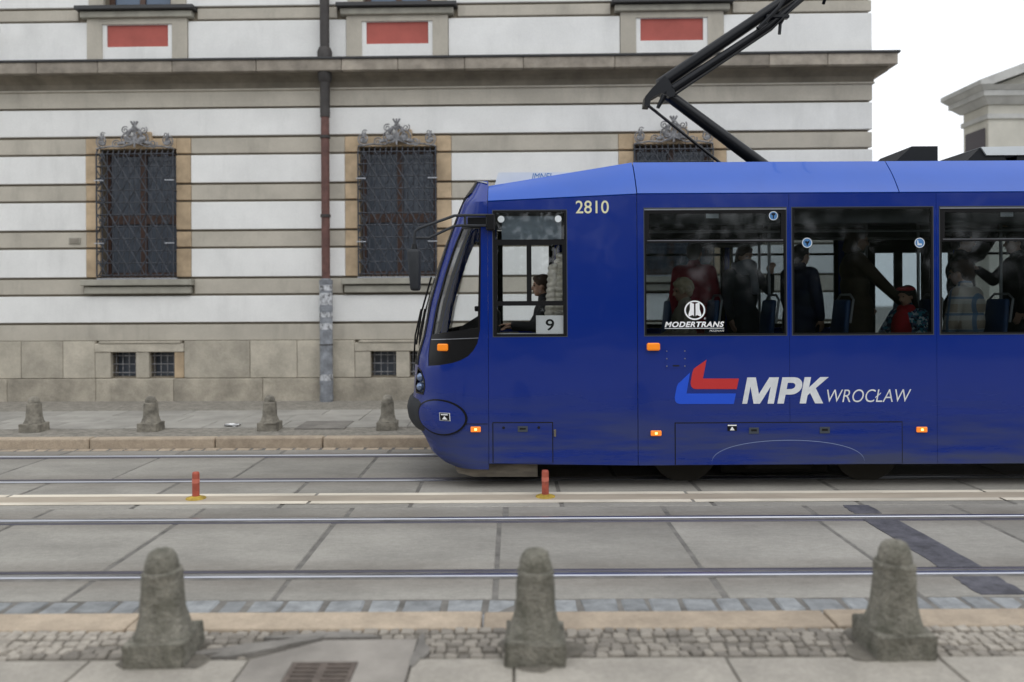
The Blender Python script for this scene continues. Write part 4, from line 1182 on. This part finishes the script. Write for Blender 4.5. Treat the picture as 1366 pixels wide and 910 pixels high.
def sticker(x, z, r, par, kind):
    decal('pictogram_disc', ellipse(x, z, r, r, 24), M['decal_sky'], YW, (), par)
    decal('pictogram_ring', ellipse(x, z, r, r, 24), M['roofwhite'], YW - .001, [ellipse(x, z, r * .86, r * .86, 24)], par)
    if kind == 0: P = [(-.12, -.6), (.12, -.6), (.12, .05), (.45, .2), (.35, .6), (-.35, .6), (-.45, .2), (-.12, .05)]
    elif kind == 1: P = [(-.5, .1), (-.2, .45), (0, .2), (.5, .5), (.35, -.1), (.1, -.2), (.2, -.6), (-.1, -.5), (-.15, -.1)]
    else: P = [(-.5, .5), (-.3, .5), (-.2, -.1), (.4, -.15), (.45, -.5), (-.45, -.5)]
    decal('pictogram', [(x + u * r, z + v * r) for u, v in P], M['roofwhite'] if kind == 2 else M['black'], YW - .001, (), par)
sticker(2.61, 2.719, .045, wins[0], 0); sticker(2.945, 2.448, .05, wins[1], 1); sticker(4.067, 2.442, .05, wins[1], 2)

# ---- hatches, latches, lamps
def hatch(x0, x1, z0, z1):
    f = link('hatch', plate(rect(x0, x1, z0, z1), [], -HWT - .001, -HWT + .01), M['gap'], tram)
    link('hatch_cover', plate(rect(x0 + .010, x1 - .010, z0, z1 - .011), [], -HWT - .006, -HWT), M['blue'], f)
    return f
def latch(x0, x1, z0, z1, f):
    link('latch', plate(rect(x0, x1, z0, z1), [rect(x0 + .02, x1 - .02, z0 + .022, z1 - .018)], -HWT - .011, -HWT - .005), M['handle'], f)
    link('latch_recess', plate(rect(x0 + .018, x1 - .018, z0 + .02, z1 - .016), [], -HWT - .0075, -HWT - .004), M['gap'], f)
h0 = hatch(-.202, .404, .268, .675); h1 = hatch(1.615, 3.888, .242, .663)
latch(.050, .150, .578, .635, h0); latch(2.355, 2.452, .548, .610, h1); latch(3.06, 3.160, .548, .612, h1)
for x in (-.09, .26): link('bolt', plate(ellipse(x, .62, .014, .014, 12), [], -HWT - .009, -HWT - .005), M['gap'], h0)
link('hinge', bx(.41, .432, -HWT - .012, -HWT, .53, .60), M['plow'], h0)
decal('jacking_mark', rect(2.14, 2.234, .577, .641), M['black'], -HWT - .009, (), h1)
decal('jacking_symbol', [(2.163, .583), (2.211, .583), (2.187, .621)], M['decal_pure'], -HWT - .0105, (), h1)
decal('jacking_bar', rect(2.142, 2.232, .627, .638), M['decal_pure'], -HWT - .0105, (), h1)
pts = [(2.744 + .763 * math.cos(t), -HWT - .0075, .243 + .235 * math.sin(t) ** .8) for t in [math.pi * k / 48 for k in range(49)]]
bm = bmesh.new()
for a, b in zip(pts, pts[1:]):
    bm.faces.new([bm.verts.new(v) for v in ((a[0], a[1], a[2]), (b[0], b[1], b[2]), (b[0], b[1], b[2] + .006), (a[0], a[1], a[2] + .006))])
bmesh.ops.remove_doubles(bm, verts=bm.verts, dist=.0004)
link('wheel_arc_stripe', bm, M['arc'], h1)
sq = link('access_plate', plate(rect(1.525, 1.735, 1.205, 1.40), [], -HWT - .003, -HWT), M['blue'], tram)
for x in (1.54, 1.72):
    for z in (1.225, 1.30, 1.375): link('screw', plate(ellipse(x, z, .007, .007, 8), [], -HWT - .0065, -HWT - .003), M['edge'], sq)
link('thumb_slot', plate(rect(1.60, 1.665, 1.222, 1.235), [], -HWT - .006, -HWT - .003), M['gap'], sq)
def marker(x0, x1, z0, z1, par=tram, y=-HWT):
    mk = link('side_marker', bx(x0, x1, y - .018, y + .002, z0, z1, b=.006), M['orange_lit'], par)
    link('bulb', bx((x0 + x1) / 2 - .014, (x0 + x1) / 2 + .014, y - .0205, y - .012, (z0 + z1) / 2 - .012, (z0 + z1) / 2 + .012, b=.004), M['bulb'], mk)
marker(1.376, 1.482, .531, .584); marker(4.024, 4.13, .553, .607)
p = nose(q_of_a(3.5), .605); marker(p[0] - .05, p[0] + .05, .578, .632, tram, p[1] + .002)
link('indicator', bx(1.340, 1.470, -HWT - .035, -HWT + .002, 1.382, 1.458, b=.012), M['orange'], tram)
p = nose(q_of_a(26), 1.42); link('indicator', bx(-.055, .055, -.034, .012, -.036, .036, b=.010), M['orange'], tram, loc=p, rot=(0, 0, R(-14)))
# ---- mirror on its double arm (seen against the palace)
ma = link('mirror_arm', tb([(-.235, -HWT - .05, 2.735), (-.48, -HWT - .16, 2.722), (-.555, -HWT - .2, 2.715), (-.885, -HWT - .35, 2.58), (-.918, -HWT - .36, 2.55), (-.925, -HWT - .36, 2.49), (-.928, -HWT - .36, 2.42)], .014, 8), M['bumper'], tram, smooth=True)
link('lower_arm', tb([(-.235, -HWT - .05, 2.63), (-.50, -HWT - .17, 2.622), (-.555, -HWT - .2, 2.615), (-.80, -HWT - .31, 2.488), (-.925, -HWT - .36, 2.487)], .013, 8), M['bumper'], ma, smooth=True)
link('arm_bracket', bx(-.255, -.165, -HWT - .08, -HWT + .01, 2.585, 2.745, b=.012), M['black'], ma)
link('arm_strut', tb([(-.455, -HWT - .148, 2.62), (-.455, -HWT - .148, 2.725)], .014, 8), M['bumper'], ma)
link('arm_plate', bx(-.44, -.24, -HWT - .03, -HWT + .04, 2.635, 2.72, b=.006), M['black'], ma)
bm = bmesh.new(); box(bm, -.985, -.868, -HWT - .47, -HWT - .27, 1.985, 2.375, b=.03, seg=3)
for v in bm.verts:
    if v.co.z < 2.1: v.co.x = -.925 + (v.co.x + .925) * .72 + .008
link('mirror_head', bm, M['bumper'], tram, smooth=True)
link('mirror_neck', tb([(-.928, -HWT - .36, 2.43), (-.928, -HWT - .36, 2.37)], [.022, .032], 10), M['black'], ma, smooth=True)
# ---- wipers
for (q0, s) in ((.80, 1), (1.12, 1)):
    a0, a1 = Vector(nose(q0, 1.22, .02)), Vector(nose(q0 - .10, 1.80, .05))
    w = link('wiper', tb([a0, (a0 + a1) / 2 + Vector((-.025, 0, 0)), a1], .010, 6), M['black'], tram)
    link('blade', tb([nose(q0 - .11, 1.42, .03), nose(q0 - .09, 1.78, .04), nose(q0 - .08, 2.15, .03)], .011, 6), M['rubber'], w)
# ---- cab interior
P = [(-.56, 1.62), (-.20, 1.84), (.02, 1.86), (.02, 1.20), (-.45, 1.20)]
bm = bmesh.new(); prism(bm, [(-.60, 1.585), (-.26, 1.795), (-.18, 1.80), (-.14, 1.76), (-.14, 1.0), (-.55, 1.0)], -.15, .35, 'y'); link('instrument_binnacle', bm, M['dash'], tram)
link('desk', bx(-.55, .08, -.92, .92, .98, 1.50), M['dash'], tram)
link('desk_screen', bx(-.42, -.30, -.20, -.02, 1.77, 1.83, b=.01), M['dash'], tram)
link('cab_partition', plate(rect(-HWT + .07, HWT - .07, .86, 2.80), [rect(-.3, .75, 1.75, 2.5)], 0, .04), M['dash'], tram, rot=(0, 0, R(90)), loc=(.68, 0, 0))
link('cab_ledge', bx(-.16, .52, -HWT + .07, -HWT + .2, 1.48, 1.555), M['roofwhite'], tram)
link('drivers_seat', bx(.38, .52, -.35, .15, 1.25, 1.75, b=.05, seg=2), M['coat_black'], tram)

# ---- seats and poles
def seat(x, y, face, z=.86):
    """face -1: looks forward (towards the nose)"""
    f = face
    s = link('seat', bx(-.21, .21, -.21, .21, .40, .45, b=.02, seg=2), M['seat'], tram, loc=(x, y, z), smooth=True)
    bm = bmesh.new(); box(bm, -.025, .025, -.20, .20, .45, 1.02, b=.022, seg=3)
    for v in bm.verts:
        v.co.x += .10 * (v.co.z - .45) * 1.0
        if v.co.z > .85: v.co.y *= 1 - .9 * (v.co.z - .85)
        if f > 0: v.co.x = -v.co.x
    link('backrest', bm, M['seat'], s, smooth=True, loc=(-f * .19, 0, 0))
    xx = -f * (.19 + .06)
    link('grab_handle', tb([(xx, -.19, .78), (xx - f * .03, -.2, 1.02), (xx - f * .03, -.12, 1.07), (xx - f * .03, .12, 1.07), (xx - f * .03, .2, 1.02), (xx, .19, .78)], .012, 6), M['steel'], s)
    link('pedestal', tb([(0, 0, 0), (0, 0, .40)], .05, 8), M['steel'], s)
SEATS = [(1.86, -.80, -1), (2.44, -.80, -1), (3.20, -.80, -1), (4.12, -.78, -1), (4.84, -.78, -1), (5.6, -.80, -1), (6.5, -.80, -1), (7.4, -.80, -1), (1.7, .8, -1), (4.6, .8, -1), (5.4, .8, -1), (6.4, .8, -1)]
for s in SEATS: seat(*s)
for (x, y) in ((2.80, -.45), (1.35, -.3), (4.42, -.45), (5.35, -.4), (3.0, .55), (4.3, .55), (6.4, -.4)):
    link('grab_pole', tb([(x, y, .86), (x, y, 2.80)], .017, 8), M['steel'], tram, smooth=True)
for y in (-.55, .55): link('handrail', tb([(.9, y, 2.62), (XE - .3, y, 2.62)], .016, 8), M['steel'], tram)
link('display_box', bx(2.2, 2.8, -.25, .25, 2.50, 2.79, b=.01), M['dash'], tram)

# ---- running gear
for c in (2.736, 8.75):
    fr = link('bogie_frame', bx(c - 1.35, c + 1.35, -.86, .86, .30, .62, b=.03), M['under'], tram)
    for s in (-1, 1):
        link('brake_shoe', bx(c - .56, c + .56, *sorted((s * .66, s * .80)), .075, .26, b=.02), M['under'], fr)
        link('spring_box', bx(c - .35, c + .35, *sorted((s * .80, s * .95)), .14, .40, b=.03), M['under'], fr)
    for dx in (-.95, .95):
        for s in (-1, 1):
            bm = bmesh.new(); r = .335
            pr = [(.05, .045), (.10, .045), (.12, .03), (.24, .03), (.27, .055), (r - .006, .055), (r, .045), (r + .002, -.055), (r + .022, -.06), (r + .022, -.075), (.1, -.075)]
            lathe(bm, pr, n=32)
            link('wheel', bm, M['wheel'], tram, smooth=True, loc=(c + dx, s * .735, r + .010), rot=(R(90 * s), 0, 0))
        link('axle', tb([(c + dx, -.7, .345), (c + dx, .7, .345)], .07, 10), M['under'], tram)
pl = bmesh.new(); prism(pl, [(-.60, .225), (.25, .225), (.25, .095), (-.40, .10), (-.56, .14)], -1.02, 1.02, 'y'); link('plough', pl, M['plow'], tram)
link('underframe', bx(-.2, XE - .1, -.9, .9, .36, .76), M['under'], tram)
link('equipment_box', bx(4.6, 6.9, -1.0, 1.0, .26, .40), M['under'], tram)

# ---- roof equipment
ru = link('roof_unit', bmesh.new() and prism(bmesh.new(), [(-.21, 3.05), (-.14, 3.278), (.78, 3.278), (.95, 3.05)], -.48, .48, 'y'), M['roofwhite'], tram)
text('unit_lettering', 'IMNEL', .225, .450, 3.205, 3.268, -.4835, M['decal_sky'], ru, shear=.2)
bm = prism(bmesh.new(), [(4.08, 3.29), (4.36, 3.545), (4.64, 3.545), (4.64, 3.29)], -.45, .30, 'y'); link('resistor_box', bm, M['roofgrey'], tram)
bm = prism(bmesh.new(), [(4.86, 3.29), (5.10, 3.525), (5.30, 3.525), (5.45, 3.29)], -.45, .35, 'y'); link('vent_cowl', bm, M['roofgrey'], tram)
bm = prism(bmesh.new(), [(5.16, 3.44), (5.10, 3.53), (6.6, 3.55), (6.6, 3.44)], -.47, .37, 'y'); link('converter_cover', bm, M['roofwhite'], tram)
link('converter', bx(5.5, 6.6, -.45, .35, 3.29, 3.435), M['roofgrey'], tram)

# ---- single-arm pantograph
pb = link('pantograph_base', bx(2.45, 3.6, -.45, .45, 3.30, 3.36, b=.01), M['panto'], tram)
kn = Vector((1.80, 0, 4.225))
for y in (-.30, .30): link('insulator', tb([(2.6, y, 3.285), (2.6, y, 3.31)], .05, 8), M['roofwhite'], pb)
link('lower_arm', tb([(2.98, 0, 3.34), (1.79, 0, 4.235)], [.078, .068], 16), M['panto'], tram, smooth=True)
link('coupling_rod', tb([(2.50, -.06, 3.34), (1.545, -.06, 4.11)], .017, 8), M['panto'], tram, smooth=True)
# upper arm: two tubes fanning out from the elbow
for s in (-1, 1):
    pass
link('upper_arm', tb([(1.70, 0, 4.345), (3.75, 0, 5.72)], [.075, .058], 16), M['panto'], tram, smooth=True)
link('guide_tube', tb([(1.84, -.05, 4.285), (2.92, -.05, 4.985), (3.55, -.05, 5.50)], [.052, .045, .03], 14), M['panto'], tram, smooth=True)
link('guide_rod', tb([(1.86, -.09, 4.215), (2.95, -.09, 4.94), (3.42, -.09, 5.40)], .012, 8), M['panto'], tram)
el = bmesh.new()
prism(el, [(1.86, 4.40), (1.66, 4.42), (1.535, 4.235), (1.51, 4.12), (1.555, 4.095), (1.60, 4.13), (1.63, 4.20), (1.72, 4.24), (1.85, 4.20)], -.09, .09, 'y')
for v in el.verts: pass
elb = link('elbow_bracket', prism(bmesh.new(), [(1.795, 4.375), (1.745, 4.43), (1.60, 4.29), (1.525, 4.20), (1.51, 4.09), (1.575, 4.085), (1.585, 4.17), (1.70, 4.235), (1.83, 4.19), (1.86, 4.27)], -.085, .085, 'y'), M['panto'], tram)
el.free()
link('elbow_pin', tb([(1.80, -.14, 4.225), (1.80, .14, 4.225)], .052, 14), M['panto'], elb, smooth=True)
link('damper', tb([(1.66, -.1, 4.06), (1.735, -.1, 4.20)], [.02, .032], 8), M['panto'], elb)
hd = bmesh.new()
link('head_carrier', tb([(2.78, -.16, 4.93), (3.02, -.14, 5.17), (3.18, -.1, 5.40)], .022, 8), M['panto'], tram)
link('head_fork', tb([(2.95, .05, 5.02), (3.10, .08, 5.23), (3.35, .1, 5.42)], .030, 8), M['panto'], tram)
link('head_clamp', bx(2.90, 3.16, -.10, -.02, 5.075, 5.115, b=.008), M['panto'], tram)
link('damper_stop', tb([(3.13, -.06, 5.15), (3.065, -.06, 5.02), (3.055, -.06, 4.90)], [.03, .020, .018], 8), M['panto'], tram)
link('damper_stop', tb([(2.80, -.08, 4.98), (2.80, -.08, 4.90)], .015, 8), M['panto'], tram)
for x in (3.55, 3.95):
    link('contact_strip', tb([(x, -.95, 5.62), (x, -.72, 5.80), (x, -.5, 5.84), (x, .5, 5.84), (x, .72, 5.80), (x, .95, 5.62)], .022, 8), M['panto'], tram)
link('head_link', tb([(3.55, 0, 5.82), (3.95, 0, 5.82)], .02, 8), M['panto'], tram)
# ------------------------------------------------------------------ people
def blob(bm, c, r, rot=None):
    m = Matrix.Translation(Vector(c)) @ (rot.to_4x4() if rot else Matrix()) @ Matrix.Diagonal((*r, 1))
    bmesh.ops.create_icosphere(bm, subdivisions=3, radius=1.0, matrix=m)
def cap(bm, p0, p1, r0, r1, n=4):
    p0, p1 = Vector(p0), Vector(p1)
    for p, r in ((p0, r0), (p1, r1)):
        lathe(bm, [(r * math.cos(t), r * math.sin(t)) for t in (-1.45, -1.1, -.7, -.3, 0, .3, .7, 1.1, 1.45)], p, 12)
    tube(bm, [p0, p1], [r0, r1], 12)
def remesh(name, bm, voxel, m, it=5):
    bmesh.ops.recalc_face_normals(bm, faces=bm.faces)
    me = bpy.data.meshes.new(name); bm.to_mesh(me); bm.free()
    o = bpy.data.objects.new(name, me)
    r = o.modifiers.new('r', 'REMESH'); r.mode = 'VOXEL'; r.voxel_size = voxel; r.use_smooth_shade = True
    s = o.modifiers.new('s', 'SMOOTH'); s.factor = .5; s.iterations = it
    out = converted(o)
    out.materials.clear(); out.materials.append(m)
    for p in out.polygons: p.use_smooth = True
    out.name = name
    return out

def hand(bm, w, d, nrm, curl, thumb_side=1):
    """palm, four unequal fingers bent at the knuckles and a thumb off the side of the palm; d along the forearm, nrm towards the palm side"""
    w, d, nrm = Vector(w), Vector(d).normalized(), Vector(nrm)
    nrm = (nrm - d * nrm.dot(d)).normalized(); s = d.cross(nrm) * thumb_side
    rot = Matrix((d, s, nrm)).transposed()
    blob(bm, w + d * .045, (.052, .040, .016), rot)
    for k, (off, ln) in enumerate(((.030, .068), (.010, .076), (-.011, .070), (-.030, .055))):
        a = w + d * .082 + s * off
        c1 = curl * .5; c2 = curl * 1.25
        b = a + (d * math.cos(c1) + nrm * math.sin(c1)) * ln * .5
        c = b + (d * math.cos(c2) + nrm * math.sin(c2)) * ln * .5
        cap(bm, a, b, .0092, .0085); cap(bm, b, c, .0085, .0072)
    a = w + d * .028 + s * .034
    b = a + (d * .62 + s * .62 + nrm * .3).normalized() * .036
    c = b + (d * .85 + s * .1 + nrm * (.25 + .4 * curl)).normalized() * .030
    cap(bm, a, b, .0125, .0105); cap(bm, b, c, .0105, .008)

def person(label, loc, yaw, coat, hair='hair_dark', seated=False, H=1.68, lean=0.0, arms=None, turn=0.0, tilt=0.0, longhair=0.0, coat_len=.12, trousers='trousers', extra=None, bulk=1.0, curls=False, vox=.0085):
    """local frame: +x forward, +y left, +z up; arms = per side (elbow, wrist) in that frame, hand palm normal, curl"""
    k = H / 1.70
    hz = (.50 if seated else .90) * k
    hip = Vector((0, 0, hz))
    la = Vector((math.sin(lean), 0, math.cos(lean)))
    sh = hip + la * .50 * k; neck = hip + la * .56 * k; hc = hip + la * .70 * k + Vector((.025 + .04 * max(0, tilt), 0, -.03 * max(0, tilt)))
    hw = .185 * k
    S = {s: sh + Vector((-.01, s * hw, -.02)) for s in (-1, 1)}
    if arms is None: arms = {}
    A = {}
    for s in (-1, 1):
        e, w, pn, cu = arms.get(s, ((.02, s * (hw + .07), -.30), (.08, s * (hw + .06), -.53), (0, -s, 0), .5))
        A[s] = (sh + Vector(e) * k, sh + Vector(w) * k, Vector(pn), cu)
    if seated: L = {s: (Vector((.04, s * .09, hz)), Vector((.44 * k, s * .12, hz + .01)), Vector((.43 * k, s * .12, .08))) for s in (-1, 1)}
    else: L = {s: (Vector((0, s * .09, hz)), Vector((.02, s * .10, .49 * k)), Vector((-.01, s * .11, .08))) for s in (-1, 1)}
    # body, one skin
    bm = bmesh.new()
    blob(bm, hip + Vector((0, 0, .04)), (.11 * k, .155 * k, .12 * k)); blob(bm, hip + la * .22 * k, (.095 * k, .13 * k, .16 * k)); blob(bm, hip + la * .38 * k, (.11 * k, .16 * k, .16 * k))
    cap(bm, S[-1], S[1], .055 * k, .055 * k); cap(bm, neck - la * .05, hc - Vector((.02, 0, .04)), .056 * k, .052 * k)
    rh = Euler((0, tilt, turn)).to_matrix()
    hp = lambda x, y, z: hc + rh @ (Vector((x, y, z)) * k)
    blob(bm, hp(-.01, 0, .02), (.098 * k, .076 * k, .098 * k), rh); blob(bm, hp(.022, 0, -.045), (.068 * k, .058 * k, .072 * k), rh)
    blob(bm, hp(.058, 0, -.088), (.024 * k, .026 * k, .022 * k), rh)
    cap(bm, hp(.085, 0, .012), hp(.108, 0, -.028), .010 * k, .0155 * k); blob(bm, hp(.082, 0, -.055), (.012, .026, .010), rh)
    for s in (-1, 1):
        blob(bm, hp(-.005, s * .078, -.012), (.020 * k, .009 * k, .031 * k), rh); blob(bm, hp(.082, s * .03, .026), (.012, .024, .009), rh)
        e, w, pn, cu = A[s]
        cap(bm, S[s], e, .050 * k, .040 * k); cap(bm, e, w, .039 * k, .026 * k); hand(bm, w, w - e, pn, cu, s)
        h, kn, an = L[s]
        cap(bm, h, kn, .082 * k, .056 * k); cap(bm, kn, an, .054 * k, .036 * k); cap(bm, an - Vector((.04, 0, .045)), an + Vector((.15, 0, -.05)), .035, .03)
    root = link('person', remesh('person', bm, vox, M['skin'], 3), None, loc=loc, rot=(0, 0, yaw))
    tag(root, label, 'person', 'passengers riding in the tram')
    # face
    bm = bmesh.new()
    for s in (-1, 1): blob(bm, hp(.078, s * .031, .008), (.009 * k,) * 3)
    link('eyes', bm, M['eye'], root, smooth='all')
    bm = bmesh.new(); blob(bm, hp(.0895, 0, -.056), (.006, .022, .006), rh); link('mouth', bm, M['lip'], root, smooth='all')
    # hair
    bm = bmesh.new()
    blob(bm, hp(-.022, 0, .040), (.104 * k, .088 * k, .094 * k), rh); blob(bm, hp(-.062, 0, -.01), (.062 * k, .080 * k, .085 * k), rh)
    blob(bm, hp(.03, 0, .085), (.062 * k, .068 * k, .040 * k), rh)
    if longhair:
        for s in (-1, 1): cap(bm, hp(-.03, s * .07, .03), hp(-.045, s * .075, -.06 - longhair), .034 * k, .03 * k)
        cap(bm, hp(-.08, 0, .0), hp(-.085, 0, -.05 - longhair), .055 * k, .05 * k)
    if curls:
        rr = random.Random(5)
        for j in range(46):
            a, t = rr.uniform(.9, 5.4), rr.uniform(-.5, 1.3)
            blob(bm, hp(-.02 + .105 * math.cos(a) * math.cos(t), .092 * math.sin(a) * math.cos(t), .03 + .10 * math.sin(t)), (.024, .024, .024))
    link('hair', remesh('hair', bm, .009, M[hair], 2), None, root)
    # coat over torso and sleeves
    b = 1.0 * bulk
    bm = bmesh.new()
    blob(bm, hip + la * .02, (.145 * k * b, .185 * k * b, .13 * k)); blob(bm, hip + la * .22 * k, (.130 * k * b, .170 * k * b, .20 * k)); blob(bm, hip + la * .38 * k, (.138 * k * b, .190 * k * b, .17 * k))
    cap(bm, S[-1] + Vector((0, .02, .0)), S[1] - Vector((0, .02, 0)), .075 * k * b, .075 * k * b); cap(bm, neck - la * .06 * k, neck + la * .01 * k, .085 * k, .074 * k)
    if not seated:
        cap(bm, hip, hip - Vector((0, 0, coat_len)), .165 * k * b, .17 * k * b)
    else:
        for s in (-1, 1): cap(bm, L[s][0], L[s][0].lerp(L[s][1], .55), .10 * k, .09 * k)
    for s in (-1, 1):
        e, w, pn, cu = A[s]
        cap(bm, S[s], e, .070 * k * b, .056 * k * b); cap(bm, e, e.lerp(w, .93), .056 * k * b, .044 * k * b)
    link('coat', remesh('coat', bm, .011, M[coat], 4), None, root)
    bm = bmesh.new()
    for s in (-1, 1):
        h, kn, an = L[s]; cap(bm, h, kn, .096 * k, .070 * k); cap(bm, kn, an.lerp(kn, .06), .068 * k, .055 * k)
    blob(bm, hip, (.125 * k, .165 * k, .12 * k))
    link('trousers', remesh('trousers', bm, .014, M[trousers], 4), None, root)
    for s in (-1, 1):
        an = L[s][2]; bm = bmesh.new(); cap(bm, an - Vector((.045, 0, .03)), an + Vector((.16, 0, -.04)), .045, .038); link('shoe', remesh('shoe', bm, .012, M['shoe'], 3), None, root)
    if extra: extra(root, hip, la, sh, neck, hc, hp, k)
    return root

FZ = .86
def W(x, y): return (x, y, FZ)
def scarf(m):
    def f(root, hip, la, sh, neck, hc, hp, k):
        bm = bmesh.new()
        for j in range(3):
            pts = []
            for t in range(17):
                a = 2 * math.pi * t / 16 + j
                pts.append(neck + Vector((.02 + .10 * math.cos(a), .105 * math.sin(a), -.03 + .035 * j + .018 * math.sin(2 * a + j))))
            tube(bm, pts, .040, 8)
        cap(bm, neck + Vector((.12, .03, -.03)), neck + Vector((.15, .04, -.25)), .045, .05)
        link('scarf', remesh('scarf', bm, .011, M[m], 3), None, root)
    return f
def red_top(root, hip, la, sh, neck, hc, hp, k):
    bm = bmesh.new(); blob(bm, hip + la * .30 * k + Vector((.075, 0, 0)), (.10, .115, .21)); cap(bm, neck + Vector((.03, -.05, -.02)), neck + Vector((.03, .05, -.02)), .055, .055)
    link('red_top', remesh('red_top', bm, .010, M['top_red'], 3), None, root)
    bm = bmesh.new(); blob(bm, hp(.0, 0, .085), (.10, .092, .030)); link('headband', remesh('headband', bm, .009, M['top_red'], 2), None, root)
FWD = math.pi       # towards the tram's nose
person('blond curly-haired passenger in a beige coat seated behind the window maker mark', W(1.80, 8.40), FWD, 'coat_beige', 'hair_blond', seated=True, H=1.60, lean=-.02, turn=.25, tilt=.18, curls=True,
       arms={-1: ((.06, -.25, -.26), (.28, -.12, -.36), (0, 0, -1), .5), 1: ((.06, .25, -.26), (.28, .10, -.36), (0, 0, -1), .5)})
person('standing passenger in a dark red jacket with their back turned', W(2.08, 9.15), R(60), 'coat_red', 'hair_grey', H=1.66, bulk=1.12)
person('standing passenger in a dark coat and grey scarf holding the grab pole', W(2.56, 8.88), R(-68), 'coat_dark', 'hair_brown', H=1.60, longhair=.10, bulk=1.1, tilt=.15, extra=scarf('scarf'),
       arms={1: ((.14, .26, -.20), (.238, .20, -.02), (-.2, 1, .3), 1.15)})
person('passenger in a navy jacket standing by the second passenger window', W(3.16, 8.80), R(25), 'coat_navy', 'hair_dark', H=1.60, bulk=1.2)
person('tall passenger in a brown coat reaching down over a seated one', W(3.84, 8.98), R(-10), 'coat_brown', 'hair_brown', H=1.80, bulk=1.12, tilt=.2, coat_len=.35, longhair=.06,
       arms={-1: ((.20, -.22, -.26), (.40, -.20, -.46), (0, 0, -1), .8), 1: ((.05, .27, -.28), (.18, .24, -.48), (0, -1, 0), .6)})
person('seated passenger with red top and teal patterned jacket', W(4.14, 8.44), R(205), 'teal', 'hair_dark', seated=True, H=1.50, lean=-.08, turn=-.1, tilt=.15, longhair=.12, extra=red_top,
       arms={-1: ((.10, -.27, -.25), (.34, -.10, -.36), (0, 0, -1), .5), 1: ((.10, .27, -.25), (.34, .08, -.36), (0, 0, -1), .5)})
person('seated passenger in a beige and blue plaid shirt seen from behind', W(4.78, 8.40), R(128), 'plaid', 'hair_brown', seated=True, H=1.84, lean=.06, tilt=.1, bulk=1.15)
person('black-clad passenger reaching up to the handrail behind the plaid shirt', W(5.16, 9.22), R(-30), 'coat_black', 'hair_dark', H=1.78, bulk=1.1,
       arms={1: ((.18, .26, .06), (.34, .20, .30), (.3, 0, -1), 1.2)})
person('black-clad passenger standing at the right edge of the picture', W(5.58, 8.85), R(170), 'coat_black', 'hair_dark', H=1.74, bulk=1.12,
       arms={-1: ((.16, -.22, -.20), (.36, -.10, -.08), (0, 0, -1), 1.1)})
drv = person('tram driver in a dark jacket reaching for the cab console', (.40, 9.0, .84), FWD, 'coat_black', 'hair_brown', seated=True, H=1.72, lean=.06, tilt=.05,
       arms={1: ((.12, .25, -.25), (.36, .20, -.225), (0, 0, -1), .5), -1: ((.14, -.24, -.26), (.36, -.10, -.26), (0, 0, -1), .5)})
drv['group'] = 'tram driver'

# quilted jacket hanging behind the driver's side window
pj = tag(empty('puffer_jacket', (.43, 8.27, 1.50)), 'cream quilted puffer jacket hanging inside the cab window', 'jacket')
bm = bmesh.new()
for k in range(15):
    z = .03 + k * .058; w = .150 - .075 * max(0, (k - 9) / 5) ** 1.3
    blob(bm, (.03 + .004 * k, 0, z), (w * .85, .10, .040))
link('body', remesh('puffer_body', bm, .008, M['puffer'], 2), None, pj)
for s in (-1, 1):
    bm = bmesh.new()
    for k in range(12):
        z = .10 + k * .058
        blob(bm, (.05 + s * (.105 - .0045 * k), -.055, z + s * .012), (.060, .060, .039), Euler((0, .28 * s, 0)).to_matrix())
    link('sleeve', remesh('puffer_sleeve', bm, .008, M['puffer'], 2), None, pj)
link('hook', tb([(.03, 0, .86), (.03, 0, .93), (.05, 0, .95)], .008, 6), M['black'], pj)

bpy.data.scenes.remove(WORK)
